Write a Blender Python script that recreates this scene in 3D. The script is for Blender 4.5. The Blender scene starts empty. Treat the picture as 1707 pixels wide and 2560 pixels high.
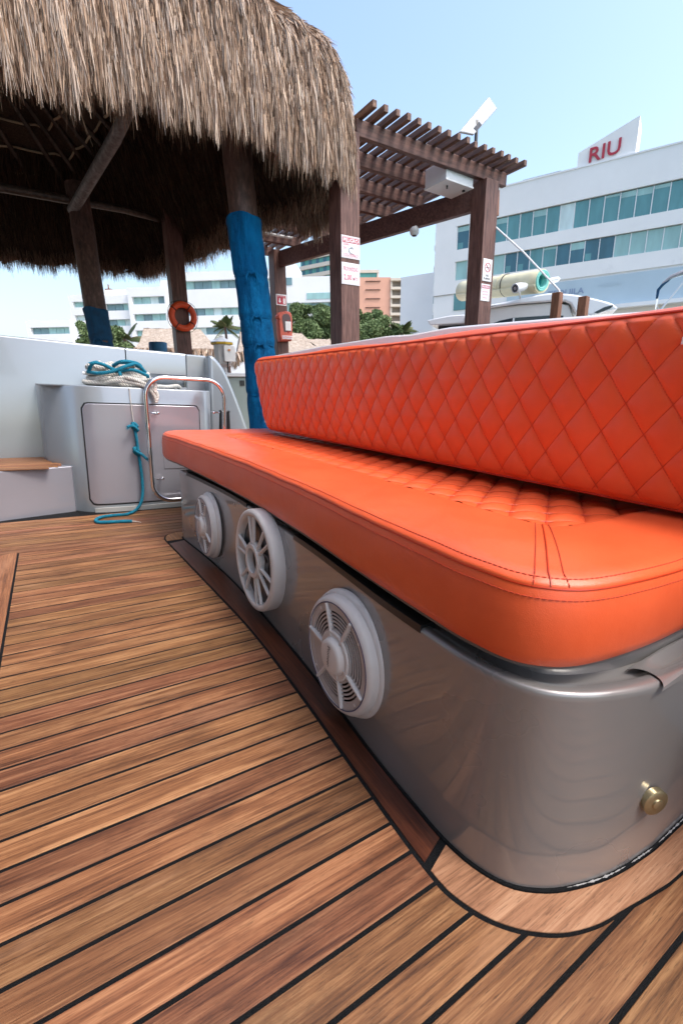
import bpy, math, random
import numpy as np
from mathutils import Matrix, Vector

random.seed(7)
rng = np.random.default_rng(11)
PI = math.pi
SC = bpy.context.scene
COL = SC.collection

# ------------------------------------------------------------------ camera, light, exposure
ZC = 2.0            # eye height above the water
HD = 0.65           # eye height above the boat deck
EXPO = 1.25
SKY_STRENGTH = 0.15
SUN_STRENGTH = 1.0
SUN_AZ = 150.0      # degrees clockwise from +Y
SUN_EL = 58.0

def view_basis(pitch, yaw, roll):
    p, y, r = map(math.radians, (pitch, yaw, roll))
    fw = Vector((math.sin(y) * math.cos(p), math.cos(y) * math.cos(p), -math.sin(p)))
    rt0 = Vector((math.cos(y), -math.sin(y), 0))
    up0 = rt0.cross(fw)
    rt = rt0 * math.cos(r) + up0 * math.sin(r)
    return rt, rt.cross(fw), fw

rt, up, fw = view_basis(14.8, 32.519, -0.6)
cam = bpy.data.cameras.new('camera')
cam.sensor_fit = 'HORIZONTAL'; cam.sensor_width = 24.0
cam.lens = 24.0 * 1140.0 / 1707.0
cam.clip_start = 0.02; cam.clip_end = 4000
cam.dof.use_dof = True; cam.dof.focus_distance = 1.15; cam.dof.aperture_fstop = 11
co = bpy.data.objects.new('camera', cam); COL.objects.link(co)
m = Matrix((rt, up, -fw)).transposed().to_4x4(); m.translation = (0, 0, ZC)
co.matrix_world = m
SC.camera = co
SC.view_settings.view_transform = 'Standard'; SC.view_settings.look = 'None'
SC.view_settings.exposure = EXPO; SC.view_settings.gamma = 1.0
SC.view_settings.use_curve_mapping = False
SC.cycles.max_bounces = 8
SC.cycles.glossy_bounces = 4
SC.cycles.use_denoising = True

w = bpy.data.worlds.new('World'); SC.world = w; w.use_nodes = True
nt = w.node_tree; nt.nodes.clear()
sky = nt.nodes.new('ShaderNodeTexSky'); sky.sky_type = 'NISHITA'; sky.sun_disc = False
sky.sun_elevation = math.radians(SUN_EL); sky.sun_rotation = math.radians(SUN_AZ)
sky.air_density = 1.3; sky.dust_density = 3.8; sky.ozone_density = 2.3; sky.altitude = 0
bg = nt.nodes.new('ShaderNodeBackground'); bg.inputs[1].default_value = SKY_STRENGTH
wo = nt.nodes.new('ShaderNodeOutputWorld')
nt.links.new(sky.outputs[0], bg.inputs[0]); nt.links.new(bg.outputs[0], wo.inputs[0])

sl = bpy.data.lights.new('sun', 'SUN'); sl.energy = SUN_STRENGTH; sl.angle = math.radians(14)
sl.color = (1.0, 0.955, 0.89)
so = bpy.data.objects.new('sun', sl); COL.objects.link(so)
a = math.radians(SUN_AZ); e = math.radians(SUN_EL)
sd = Vector((math.sin(a) * math.cos(e), math.cos(a) * math.cos(e), math.sin(e)))
so.rotation_euler = sd.to_track_quat('Z', 'Y').to_euler()
so.location = (0, 0, 60)

# ------------------------------------------------------------------ frames: quay (level) and boat (heeled three degrees)
rd, ud, fd = view_basis(14.089, 32.519, 2.428)
ML = Matrix((rt, up, fw)).transposed(); MD = Matrix((rd, ud, fd)).transposed()
HEEL = (ML @ MD.transposed()).to_4x4()
FR = {'L': Matrix.Translation((0, 0, ZC)),
      'B': Matrix.Translation((0, 0, ZC)) @ HEEL @ Matrix.Translation((0, 0, -HD))}
OFF = {}

def thing(name, label, cat, base, frame='L', group=None):
    o = bpy.data.objects.new(name, None); COL.objects.link(o)
    o.empty_display_size = 0.05
    o.matrix_world = FR[frame] @ Matrix.Translation(base)
    OFF[o] = Vector(base)
    tag(o, label, cat, group)
    return o

def tag(o, label=None, cat=None, group=None, kind=None):
    if label: o['label'] = label
    if cat: o['category'] = cat
    if group: o['group'] = group
    if kind: o['kind'] = kind
    return o

def copy_tree(o, delta, label=None):
    c = o.copy(); COL.objects.link(c)
    if label: c['label'] = label
    OFF[c] = OFF[o]
    if o.parent is None:
        c.matrix_world = o.matrix_world @ Matrix.Translation(delta)
    for ch in list(o.children):
        k = ch.copy(); COL.objects.link(k); k.parent = c
        for g in ch.children:
            q = g.copy(); COL.objects.link(q); q.parent = k
    return c

class MB:
    def __init__(s): s.v = []; s.f = []; s.n = 0
    def add(s, v, f):
        v = [tuple(p) for p in v]
        s.v += v; s.f += [tuple(i + s.n for i in q) for q in f]; s.n += len(v)
        return s
    def box(s, x0, x1, y0, y1, z0, z1):
        v = [(x0, y0, z0), (x1, y0, z0), (x1, y1, z0), (x0, y1, z0), (x0, y0, z1), (x1, y0, z1), (x1, y1, z1), (x0, y1, z1)]
        return s.add(v, [(0, 3, 2, 1), (4, 5, 6, 7), (0, 1, 5, 4), (1, 2, 6, 5), (2, 3, 7, 6), (3, 0, 4, 7)])
    def obox(s, c, ax, ay, az, sx, sy, sz):
        """box with centre c, unit axes and full sizes"""
        c = Vector(c); ax = Vector(ax) * sx / 2; ay = Vector(ay) * sy / 2; az = Vector(az) * sz / 2
        v = [c - ax - ay - az, c + ax - ay - az, c + ax + ay - az, c - ax + ay - az,
             c - ax - ay + az, c + ax - ay + az, c + ax + ay + az, c - ax + ay + az]
        return s.add(v, [(0, 3, 2, 1), (4, 5, 6, 7), (0, 1, 5, 4), (1, 2, 6, 5), (2, 3, 7, 6), (3, 0, 4, 7)])
    def beam(s, p0, p1, wd, ht, upv=(0, 0, 1)):
        p0 = Vector(p0); p1 = Vector(p1); d = (p1 - p0); L = d.length; d.normalize()
        side = d.cross(Vector(upv)); side.normalize(); u = side.cross(d)
        return s.obox((p0 + p1) / 2, d, side, u, L, wd, ht)
    def tube(s, pts, r, n=8, cap=True, closed=False):
        pts = [Vector(p) for p in pts]; m_ = len(pts)
        rr = r if hasattr(r, '__len__') else [r] * m_
        prev = None; v = []
        for i, p in enumerate(pts):
            if closed: t = pts[(i + 1) % m_] - pts[i - 1]
            else: t = pts[min(i + 1, m_ - 1)] - pts[max(i - 1, 0)]
            if t.length < 1e-9: t = Vector((0, 0, 1))
            t.normalize()
            if prev is None:
                a0 = Vector((0, 0, 1)) if abs(t.z) < .9 else Vector((1, 0, 0))
                nrm = t.cross(a0).normalized()
            else:
                nrm = prev - t * prev.dot(t)
                nrm = nrm.normalized() if nrm.length > 1e-6 else t.cross(Vector((1, 0, 0))).normalized()
            prev = nrm; b = t.cross(nrm)
            for k in range(n):
                an = 2 * PI * k / n
                v.append(p + (nrm * math.cos(an) + b * math.sin(an)) * rr[i])
        f = []
        rng_ = m_ if closed else m_ - 1
        for i in range(rng_):
            j = (i + 1) % m_
            for k in range(n):
                f.append((i * n + k, i * n + (k + 1) % n, j * n + (k + 1) % n, j * n + k))
        if cap and not closed:
            f.append(tuple(range(n - 1, -1, -1))); f.append(tuple((m_ - 1) * n + k for k in range(n)))
        return s.add(v, f)
    def lathe(s, prof, to, n=48, close=False):
        """prof = [(r, c)], to(a, b, c) places a local point"""
        v = []; f = []
        for r, c in prof:
            for k in range(n):
                an = 2 * PI * k / n; v.append(to(r * math.cos(an), r * math.sin(an), c))
        m_ = len(prof)
        for i in range(m_ if close else m_ - 1):
            j = (i + 1) % m_
            for k in range(n):
                f.append((i * n + k, i * n + (k + 1) % n, j * n + (k + 1) % n, j * n + k))
        if not close and prof[-1][0] < 1e-4:
            pass
        return s.add(v, f)
    def disc(s, r, c, to, n=48):
        v = [to(r * math.cos(2 * PI * k / n), r * math.sin(2 * PI * k / n), c) for k in range(n)]
        return s.add(v, [tuple(range(n))])
    def prism(s, poly, z0, z1, ch=0.0):
        """poly counter-clockwise [(x, y)]; optional chamfer of the top edge"""
        n = len(poly); P = [Vector((p[0], p[1], 0)) for p in poly]
        rings = [[(p.x, p.y, z0) for p in P]]
        if ch > 0:
            ins = []
            for i in range(n):
                d1 = (P[i] - P[i - 1]); d2 = (P[(i + 1) % n] - P[i])
                if d1.length < 1e-7: d1 = d2
                if d2.length < 1e-7: d2 = d1
                d1 = d1.normalized(); d2 = d2.normalized()
                n1 = Vector((-d1.y, d1.x, 0)); n2 = Vector((-d2.y, d2.x, 0))
                b = n1 + n2
                b = b / max(b.length_squared / 2, .35) if b.length > 1e-6 else n1
                ins.append(P[i] + b * ch)
            rings.append([(p.x, p.y, z1 - ch) for p in P]); rings.append([(p.x, p.y, z1) for p in ins])
        else:
            rings.append([(p.x, p.y, z1) for p in P])
        v = [p for r in rings for p in r]; f = []
        for i in range(len(rings) - 1):
            for k in range(n):
                f.append((i * n + k, i * n + (k + 1) % n, (i + 1) * n + (k + 1) % n, (i + 1) * n + k))
        f.append(tuple((len(rings) - 1) * n + k for k in range(n)))
        f.append(tuple(range(n - 1, -1, -1)))
        return s.add(v, f)
    def build(s, name, mat, parent=None, frame='L', base=None, smooth=False, bevel=0, seg=2, angle=35):
        return mesh_obj(name, s.v, s.f, mat, parent, frame, base, smooth, bevel, seg, angle)

def mesh_obj(name, v, f, mat, parent=None, frame='L', base=None, smooth=False, bevel=0, seg=2, angle=35, quads=None):
    V = np.array(v, dtype=np.float64).reshape(-1, 3)
    if parent is not None: off = OFF[parent]
    else:
        if base is None: base = ((V[:, 0].min() + V[:, 0].max()) / 2, (V[:, 1].min() + V[:, 1].max()) / 2, V[:, 2].min())
        off = Vector(base)
    V = V - np.array(off)
    me = bpy.data.meshes.new(name)
    if quads is not None:
        q = np.asarray(quads, dtype=np.int32); nf, k = q.shape
        me.vertices.add(len(V)); me.vertices.foreach_set('co', V.ravel())
        me.loops.add(nf * k); me.loops.foreach_set('vertex_index', q.ravel())
        me.polygons.add(nf)
        me.polygons.foreach_set('loop_start', np.arange(0, nf * k, k, dtype=np.int32))
        me.polygons.foreach_set('loop_total', np.full(nf, k, dtype=np.int32))
        me.update(calc_edges=True)
    else:
        me.from_pydata([tuple(p) for p in V], [], f); me.update()
    if mat: me.materials.append(mat)
    if smooth:
        me.shade_smooth(); me.set_sharp_from_angle(angle=math.radians(angle))
    o = bpy.data.objects.new(name, me); COL.objects.link(o)
    OFF[o] = off
    if parent is not None: o.parent = parent
    else: o.matrix_world = FR[frame] @ Matrix.Translation(off)
    if bevel:
        b = o.modifiers.new('bevel', 'BEVEL'); b.width = bevel; b.segments = seg; b.limit_method = 'ANGLE'
        b.angle_limit = math.radians(30); b.harden_normals = False
    return o

def grid_mesh(P):
    """P (n, m, 3) -> verts, quads"""
    n, m_, _ = P.shape
    idx = np.arange(n * m_).reshape(n, m_)
    q = np.stack([idx[:-1, :-1], idx[1:, :-1], idx[1:, 1:], idx[:-1, 1:]], -1).reshape(-1, 4)
    return P.reshape(-1, 3), q

def crom(pts, n, closed=False):
    """Catmull-Rom through pts, n samples, even in arc length"""
    P = np.array(pts, float); m_ = len(P); out = []
    segs = m_ if closed else m_ - 1
    for i in range(segs):
        if closed: p0, p1, p2, p3 = P[i - 1], P[i], P[(i + 1) % m_], P[(i + 2) % m_]
        else: p0, p1, p2, p3 = P[max(i - 1, 0)], P[i], P[i + 1], P[min(i + 2, m_ - 1)]
        for t in np.linspace(0, 1, 12, endpoint=False):
            out.append(.5 * ((2 * p1) + (-p0 + p2) * t + (2 * p0 - 5 * p1 + 4 * p2 - p3) * t * t + (-p0 + 3 * p1 - 3 * p2 + p3) * t ** 3))
    out.append(P[0] if closed else P[-1])
    out = np.array(out)
    if n is None: return out
    d = np.r_[0, np.cumsum(np.linalg.norm(np.diff(out, axis=0), axis=1))]
    s = np.linspace(0, d[-1], n)
    return np.stack([np.interp(s, d, out[:, k]) for k in range(out.shape[1])], -1)

TXT = {}
def text_geo(string, bold=0.0):
    key = (string, bold)
    if key not in TXT:
        c = bpy.data.curves.new('t', 'FONT'); c.body = string; c.size = 1; c.offset = bold; c.resolution_u = 3
        o = bpy.data.objects.new('t', c)
        me = bpy.data.meshes.new_from_object(o)
        V = np.array([v.co[:] for v in me.vertices]); F = [tuple(p.vertices) for p in me.polygons]
        bpy.data.objects.remove(o); bpy.data.curves.remove(c); bpy.data.meshes.remove(me)
        V[:, 0] -= V[:, 0].min(); V[:, 1] -= V[:, 1].min()
        TXT[key] = (V, F)
    return TXT[key]

def text(mb, string, origin, right, upv, width, height, bold=0.0, lift=None, depth=0.0):
    V, F = text_geo(string, bold)
    sx = width / V[:, 0].max(); sy = height / V[:, 1].max()
    o = np.array(origin, float); r = np.array(right, float); u = np.array(upv, float)
    if lift is not None: o = o + np.array(lift)
    P = o + V[:, :1] * sx * r + V[:, 1:2] * sy * u
    mb.add(P, F)
    if depth:
        nrm = np.cross(r, u) * depth
        mb.add(P + nrm, F)
        # side walls from boundary edges
        from collections import Counter
        ec = Counter()
        for f in F:
            for i in range(len(f)):
                ec[(f[i], f[(i + 1) % len(f)])] += 1
        bs = [e_ for e_ in ec if (e_[1], e_[0]) not in ec]
        v = []; q = []
        for i, (a_, b_) in enumerate(bs):
            v += [P[a_], P[b_], P[b_] + nrm, P[a_] + nrm]; q.append((4 * i, 4 * i + 1, 4 * i + 2, 4 * i + 3))
        mb.add(v, q)
    return mb

# ------------------------------------------------------------------ materials
def srgb(r, g, b):
    f = lambda c: ((c / 255) / 12.92 if c <= 10 else (((c / 255) + .055) / 1.055) ** 2.4)
    return (f(r), f(g), f(b), 1)

class NT:
    def __init__(s, name):
        s.m = bpy.data.materials.new(name); s.m.use_nodes = True; s.t = s.m.node_tree
        s.b = s.t.nodes['Principled BSDF']
    def n(s, ty, **kw):
        x = s.t.nodes.new('ShaderNode' + ty)
        for k, v in kw.items():
            if k in x.inputs.keys(): x.inputs[k].default_value = v
            else: setattr(x, k, v)
        return x
    def l(s, a_, b_): s.t.links.new(a_, b_)
    def coords(s, scale=(1, 1, 1), rand=False, kind='Object'):
        tc = s.n('TexCoord'); mp = s.n('Mapping'); mp.inputs['Scale'].default_value = scale
        src = tc.outputs[kind]
        if rand:
            oi = s.n('ObjectInfo'); vm = s.n('VectorMath', operation='SCALE'); cb = s.n('CombineXYZ')
            s.l(oi.outputs['Random'], cb.inputs[0]); s.l(oi.outputs['Random'], cb.inputs[1]); s.l(oi.outputs['Random'], cb.inputs[2])
            s.l(cb.outputs[0], vm.inputs[0]); vm.inputs['Scale'].default_value = 37.0
            ad = s.n('VectorMath', operation='ADD'); s.l(src, ad.inputs[0]); s.l(vm.outputs[0], ad.inputs[1]); src = ad.outputs[0]
        s.l(src, mp.inputs[0]); return mp.outputs[0]
    def noise(s, vec, scale, detail=4, rough=.55, dist=0.0):
        x = s.n('TexNoise', Scale=scale, Detail=detail, Roughness=rough, Distortion=dist); s.l(vec, x.inputs['Vector']); return x.outputs[0]
    def ramp(s, fac, stops):
        r = s.n('ValToRGB'); cr = r.color_ramp
        while len(cr.elements) < len(stops): cr.elements.new(.5)
        for e_, (p, c) in zip(cr.elements, stops):
            e_.position = p; e_.color = c if len(c) == 4 else (*c, 1)
        s.l(fac, r.inputs[0]); return r.outputs[0]
    def mix(s, fac, a_, b_, mode='MIX'):
        x = s.n('Mix', data_type='RGBA', blend_type=mode)
        for sock, val in ((x.inputs[0], fac), (x.inputs[6], a_), (x.inputs[7], b_)):
            if isinstance(val, (int, float)): sock.default_value = val
            elif isinstance(val, tuple): sock.default_value = val if len(val) == 4 else (*val, 1)
            else: s.l(val, sock)
        return x.outputs[2]
    def bump(s, h, strength=.3, dist=.001):
        b = s.n('Bump', Strength=strength, Distance=dist); s.l(h, b.inputs['Height']); s.l(b.outputs[0], s.b.inputs['Normal']); return b
    def set(s, **kw):
        for k, v in kw.items():
            k = k.replace('_', ' ')
            if hasattr(v, 'is_linked'): s.l(v, s.b.inputs[k])
            else: s.b.inputs[k].default_value = v if not (isinstance(v, tuple) and len(v) == 3) else (*v, 1)
        return s

def plain(name, col, rough=.5, metal=0, var=0.0, vscale=6, coat=0, bump=0, bscale=200, spec=.5, stretch=(1, 1, 1), dirt=None):
    x = NT(name); x.set(Roughness=rough, Metallic=metal, Coat_Weight=coat, Coat_Roughness=.05, Specular_IOR_Level=spec)
    if var:
        n1 = x.noise(x.coords(stretch), vscale, 5, .6)
        d = tuple(c * (1 - var) for c in col[:3]); l_ = tuple(min(1, c * (1 + var)) for c in col[:3])
        c_ = x.ramp(n1, [(.3, d), (.7, l_)])
        if dirt:
            n2 = x.noise(x.coords((1, 1, 1)), dirt[1], 6, .7)
            c_ = x.mix(x.ramp(n2, [(dirt[2], (0, 0, 0)), (dirt[2] + .22, (1, 1, 1))]), c_, dirt[0])
        x.l(c_, x.b.inputs['Base Color'])
    else: x.set(Base_Color=tuple(col[:3]))
    if bump: x.bump(x.noise(x.coords(), bscale, 3), bump, .002)
    return x.m

def teak(name, dark, mid, light, val=(.72, 1.16), rough=.5, coat=0.0, rot=False):
    x = NT(name)
    sc = (1.5, 48, 48) if not rot else (48, 1.5, 48)
    g1 = x.noise(x.coords(sc, True), 2.6, 9, .68, .5)
    sc2 = (1.0, 9, 9) if not rot else (9, 1.0, 9)
    g2 = x.noise(x.coords(sc2, True), 2.2, 5, .6, 1.6)
    sc3 = (14, 190, 190) if not rot else (190, 14, 190)
    g3 = x.noise(x.coords(sc3, True), 3.0, 3, .6)
    g4 = x.noise(x.coords((3.2, 150, 150) if not rot else (150, 3.2, 150), True), 2.4, 4, .7, .3)
    mt = x.n('Math', operation='MULTIPLY_ADD'); x.l(g2, mt.inputs[0]); mt.inputs[1].default_value = .34
    m2 = x.n('Math', operation='MULTIPLY_ADD'); x.l(g1, m2.inputs[0]); m2.inputs[1].default_value = .33; x.l(m2.outputs[0], mt.inputs[2])
    m4 = x.n('Math', operation='MULTIPLY'); x.l(g4, m4.inputs[0]); m4.inputs[1].default_value = .33; x.l(m4.outputs[0], m2.inputs[2])
    c = x.ramp(mt.outputs[0], [(.39, dark), (.5, mid), (.60, light)])
    # pores
    c = x.mix(x.ramp(g3, [(.57, (0, 0, 0)), (.68, (.5, .5, .5))]), c, tuple(v * .45 for v in dark[:3]))
    # per-board tone
    oi = x.n('ObjectInfo'); hs = x.n('HueSaturation')
    mr = x.n('MapRange'); x.l(oi.outputs['Random'], mr.inputs[0]); mr.inputs[3].default_value = val[0]; mr.inputs[4].default_value = val[1]
    x.l(mr.outputs[0], hs.inputs['Value'])
    fr = x.n('Math', operation='MULTIPLY'); fr.inputs[1].default_value = 7.31; x.l(oi.outputs['Random'], fr.inputs[0])
    f2 = x.n('Math', operation='FRACT'); x.l(fr.outputs[0], f2.inputs[0])
    m3 = x.n('MapRange'); x.l(f2.outputs[0], m3.inputs[0]); m3.inputs[3].default_value = .492; m3.inputs[4].default_value = .510
    x.l(m3.outputs[0], hs.inputs['Hue'])
    x.l(c, hs.inputs['Color'])
    # bleached and grimy patches
    n4 = x.noise(x.coords((2.2, 7, 7) if not rot else (7, 2.2, 7), True), 1.6, 6, .65)
    c2 = x.mix(x.ramp(n4, [(.58, (0, 0, 0)), (.8, (.4, .4, .4))]), hs.outputs[0], tuple(v * 1.1 + .05 for v in light[:3]))
    n5 = x.noise(x.coords((3, 8, 8) if not rot else (8, 3, 8)), 1.1, 7, .7)
    c3 = x.mix(x.ramp(n5, [(.57, (0, 0, 0)), (.74, (.65, .65, .65))]), c2, tuple(v * .5 for v in dark[:3]))
    x.l(c3, x.b.inputs['Base Color'])
    x.set(Coat_Weight=coat, Coat_Roughness=.12, Roughness=rough, Specular_IOR_Level=.4)
    if not coat:
        x.l(x.ramp(g1, [(.3, (rough - .06,) * 3), (.7, (rough + .16,) * 3)]), x.b.inputs['Roughness'])
    ad = x.n('Math', operation='ADD'); x.l(g3, ad.inputs[0]); x.l(g1, ad.inputs[1])
    x.bump(ad.outputs[0], .5, .0006)
    return x.m

MT = {}
MT['teak'] = teak('teak', (.060, .020, .008), (.235, .095, .038), (.42, .208, .095), (.70, 1.08))
MT['teak_near'] = teak('teak_curved', (.14, .062, .03), (.33, .165, .085), (.46, .265, .15), (.98, 1.02))
MT['teak_dark'] = teak('oiled_teak', (.035, .011, .006), (.085, .024, .012), (.14, .045, .02), (.8, 1.1), .32, .3, rot=True)
MT['teak_side'] = teak('teak_margin', (.11, .040, .018), (.26, .105, .045), (.40, .19, .09), (.9, 1.1), .5, 0, rot=True)

def mat_caulk():
    x = NT('black_caulking'); v = x.coords((60, 220, 60))
    n1 = x.noise(v, 3, 6, .7)
    x.l(x.ramp(n1, [(.3, (.002, .0025, .003)), (.66, (.009, .010, .012)), (.8, (.04, .043, .047))]), x.b.inputs['Base Color'])
    x.set(Roughness=.75, Specular_IOR_Level=.2); x.bump(n1, .9, .004); return x.m
MT['caulk'] = mat_caulk()

def mat_gelcoat(name, col, metal=.35, rough=.16):
    x = NT(name); n1 = x.noise(x.coords((1, 1, 1)), 2.2, 4, .5)
    d = tuple(c * .93 for c in col); l_ = tuple(c * 1.05 for c in col)
    x.l(x.ramp(n1, [(.3, d), (.7, l_)]), x.b.inputs['Base Color'])
    n2 = x.noise(x.coords((1, 1, 1)), 5, 3, .5)
    x.l(x.ramp(n2, [(.4, (rough,) * 3), (.8, (rough + .06,) * 3)]), x.b.inputs['Roughness'])
    x.set(Metallic=metal, Coat_Weight=.6, Coat_Roughness=.04)
    n3 = x.noise(x.coords(), 7, 1, .4); x.bump(n3, .025, .006)
    return x.m
MT['gel_base'] = mat_gelcoat('grey_gelcoat', (.225, .217, .215), .25, .27)
MT['gel_base'].node_tree.nodes['Principled BSDF'].inputs['Coat Weight'].default_value = 1.0
MT['gel'] = mat_gelcoat('silver_gelcoat', (.31, .345, .375), .3, .22)
MT['gel_door'] = mat_gelcoat('door_gelcoat', (.33, .33, .375), .3, .2)
MT['gel_white'] = plain('white_gelcoat', (.78, .79, .80), .18, 0, .04, 3, .5)

def mat_leather():
    x = NT('orange_vinyl'); v = x.coords((1, 1, 1))
    n1 = x.noise(v, 5, 5, .6)
    x.l(x.ramp(n1, [(.3, (.74, .100, .028)), (.7, (.83, .134, .043))]), x.b.inputs['Base Color'])
    x.set(Roughness=.30, Specular_IOR_Level=.5)
    vo = x.n('TexVoronoi', Scale=900.0); x.l(v, vo.inputs['Vector'])
    n2 = x.noise(v, 14, 4, .55)
    ad = x.n('Math', operation='MULTIPLY_ADD'); x.l(n2, ad.inputs[0]); ad.inputs[1].default_value = 9.0; x.l(vo.outputs[0], ad.inputs[2])
    x.bump(ad.outputs[0], .22, .0012)
    return x.m
MT['vinyl'] = mat_leather()
MT['thread'] = plain('dark_orange_thread', (.47, .042, .013), .6)
MT['seam'] = plain('seam_crease_shade', (.60, .060, .018), .5)  # darker than the vinyl, draws seam lines together with crease shade
MT['piping'] = plain('piping_vinyl', (.50, .035, .008), .35)
MT['speaker'] = plain('speaker_plastic', (.58, .565, .56), .42, 0, .05, 9, 0, .05, 400, dirt=((.33, .30, .26), 14, .66))
MT['speaker_b'] = plain('speaker_plastic_grille', (.42, .40, .40), .5, 0, .05, 9)
MT['black'] = plain('black_plastic', (.012, .013, .014), .4)
MT['cone'] = plain('speaker_cone', (.02, .022, .026), .3)
MT['badge'] = plain('badge_grey', (.13, .13, .14), .35)
MT['navy'] = plain('navy_ring', (.01, .025, .12), .4)
MT['steel'] = plain('polished_steel', (.72, .72, .73), .09, 1)
MT['brass'] = plain('dull_brass', (.46, .39, .24), .33, .9, .15, 60)
MT['white'] = plain('white_plastic', (.74, .75, .76), .35, 0, .04, 4)
MT['whitepaint'] = plain('white_render', (.80, .80, .79), .8, 0, .035, .35, dirt=((.6, .61, .61), .25, .62))
MT['whitepaint2'] = plain('white_render_far', (.78, .79, .80), .8, 0, .04, .25)
MT['banner'] = plain('blue_grey_banner', (.42, .53, .60), .6, 0, .05, .3)
MT['banner_ink'] = plain('banner_lettering', (.22, .29, .42), .6)
MT['red'] = plain('crimson_letters', (.42, .025, .05), .5)
MT['signred'] = plain('sign_red', (.48, .04, .07), .6)
MT['signpink'] = plain('faded_red_print', (.55, .16, .22), .7)
MT['signgrey'] = plain('faded_grey_print', (.62, .63, .66), .7)
MT['signwhite'] = plain('sign_panel', (.78, .77, .78), .55, 0, .04, 20)
MT['blacktxt'] = plain('black_print', (.03, .03, .035), .6)
MT['pink'] = plain('salmon_render', (.66, .36, .26), .85, 0, .06, .2)
MT['cream'] = plain('cream_render', (.64, .57, .48), .85, 0, .06, .2)
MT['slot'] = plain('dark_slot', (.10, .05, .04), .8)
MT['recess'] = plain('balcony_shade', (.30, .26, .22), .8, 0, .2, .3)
MT['concrete'] = plain('concrete', (.36, .36, .35), .85, 0, .15, 3)
MT['greybox'] = plain('grey_render', (.36, .42, .45), .8, 0, .06, .5)

def mat_glass(name, col, rough=.12):
    x = NT(name); n1 = x.noise(x.coords((1, 1, .3)), .9, 4, .6)
    x.l(x.ramp(n1, [(.3, tuple(c * .8 for c in col)), (.7, tuple(c * 1.15 for c in col))]), x.b.inputs['Base Color'])
    x.set(Roughness=rough, Specular_IOR_Level=.5); return x.m
MT['g_dark'] = mat_glass('window_dark', (.045, .14, .19))
MT['g_mid'] = mat_glass('window_teal', (.10, .27, .29))
MT['g_light'] = mat_glass('window_curtained', (.30, .50, .49), .3)
MT['g_white'] = mat_glass('window_blind', (.55, .68, .68), .4)
MT['g_grey'] = mat_glass('window_far', (.16, .27, .30), .3)
MT['g_green'] = mat_glass('window_green', (.08, .30, .27), .3)

def mat_post(name, a_, b_, c_, scale=(9, 9, .9)):
    x = NT(name); g = x.noise(x.coords(scale, True), 4.5, 7, .65, .4)
    c = x.ramp(g, [(.3, a_), (.5, b_), (.68, c_)])
    n2 = x.noise(x.coords((1, 1, 1), True), 2.3, 5, .7)
    c = x.mix(x.ramp(n2, [(.52, (0, 0, 0)), (.72, (.5, .5, .5))]), c, tuple(v * 1.5 + .03 for v in b_))
    x.l(c, x.b.inputs['Base Color']); x.set(Roughness=.55); x.bump(g, .5, .003); return x.m
MT['post'] = mat_post('stained_post', (.042, .015, .010), (.115, .048, .036), (.19, .092, .070))
MT['beam'] = mat_post('stained_beam', (.040, .016, .012), (.10, .043, .034), (.17, .08, .062), (.9, 9, 9))
MT['slat'] = mat_post('stained_slat', (.055, .024, .014), (.13, .058, .034), (.24, .125, .075), (9, .9, 9))
MT['brown'] = mat_post('brown_wood', (.09, .03, .012), (.19, .07, .03), (.29, .12, .06))
MT['palm_log'] = mat_post('palm_log', (.035, .018, .013), (.085, .042, .03), (.15, .085, .065), (6, 6, 2.5))
MT['rafter'] = mat_post('rafter_pole', (.015, .010, .007), (.05, .034, .024), (.10, .07, .05), (5, 5, 5))
MT['hip'] = mat_post('grey_pole', (.06, .055, .05), (.14, .135, .13), (.24, .235, .23), (5, 5, 5))
MT['lath'] = plain('pale_lath', (.36, .30, .20), .7, 0, .4, 5)

def mat_cloth():
    x = NT('blue_canvas'); v = x.coords((1, 1, .45))
    n1 = x.noise(v, 5, 7, .65)
    x.l(x.ramp(n1, [(.28, (.0, .04, .12)), (.5, (.0, .10, .25)), (.75, (.0, .165, .37))]), x.b.inputs['Base Color'])
    x.set(Roughness=.85, Specular_IOR_Level=.15)
    n2 = x.noise(x.coords((1, 1, 1)), 300, 2)
    n3 = x.noise(x.coords((1, 1, .5)), 9, 4, .6)
    ad = x.n('Math', operation='MULTIPLY_ADD'); x.l(n3, ad.inputs[0]); ad.inputs[1].default_value = 8; x.l(n2, ad.inputs[2])
    x.bump(ad.outputs[0], .9, .009); return x.m
MT['canvas'] = mat_cloth()
MT['canvas_dark'] = plain('dark_blue_canvas', (.0, .055, .13), .8, 0, .3, 10)

def mat_attr(name, stops, rough=.8, trans=0.0):
    x = NT(name); at = x.n('Attribute', attribute_name='tone')
    c = x.ramp(at.outputs['Fac'], stops)
    x.l(c, x.b.inputs['Base Color']); x.set(Roughness=rough, Specular_IOR_Level=.25)
    return x.m
MT['straw'] = mat_attr('thatch_straw', [(0, (.03, .017, .011)), (.16, (.12, .070, .044)), (.38, (.29, .185, .122)), (.62, (.50, .35, .245)), (.84, (.43, .36, .31)), (1, (.70, .54, .41))])
MT['straw_shaded'] = mat_attr('thatch_underside_straw', [(0, (.016, .009, .006)), (.5, (.075, .045, .027)), (1, (.20, .125, .075))])  # straw darkened, the shade inside the roof is put into its colour
MT['leaf'] = mat_attr('leaves', [(0, (.05, .07, .03)), (.45, (.13, .19, .075)), (.8, (.22, .30, .13)), (1, (.32, .38, .20))], .6)
MT['palm'] = mat_attr('palm_leaves', [(0, (.03, .045, .015)), (.6, (.08, .11, .04)), (1, (.17, .18, .09))], .6)

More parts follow.
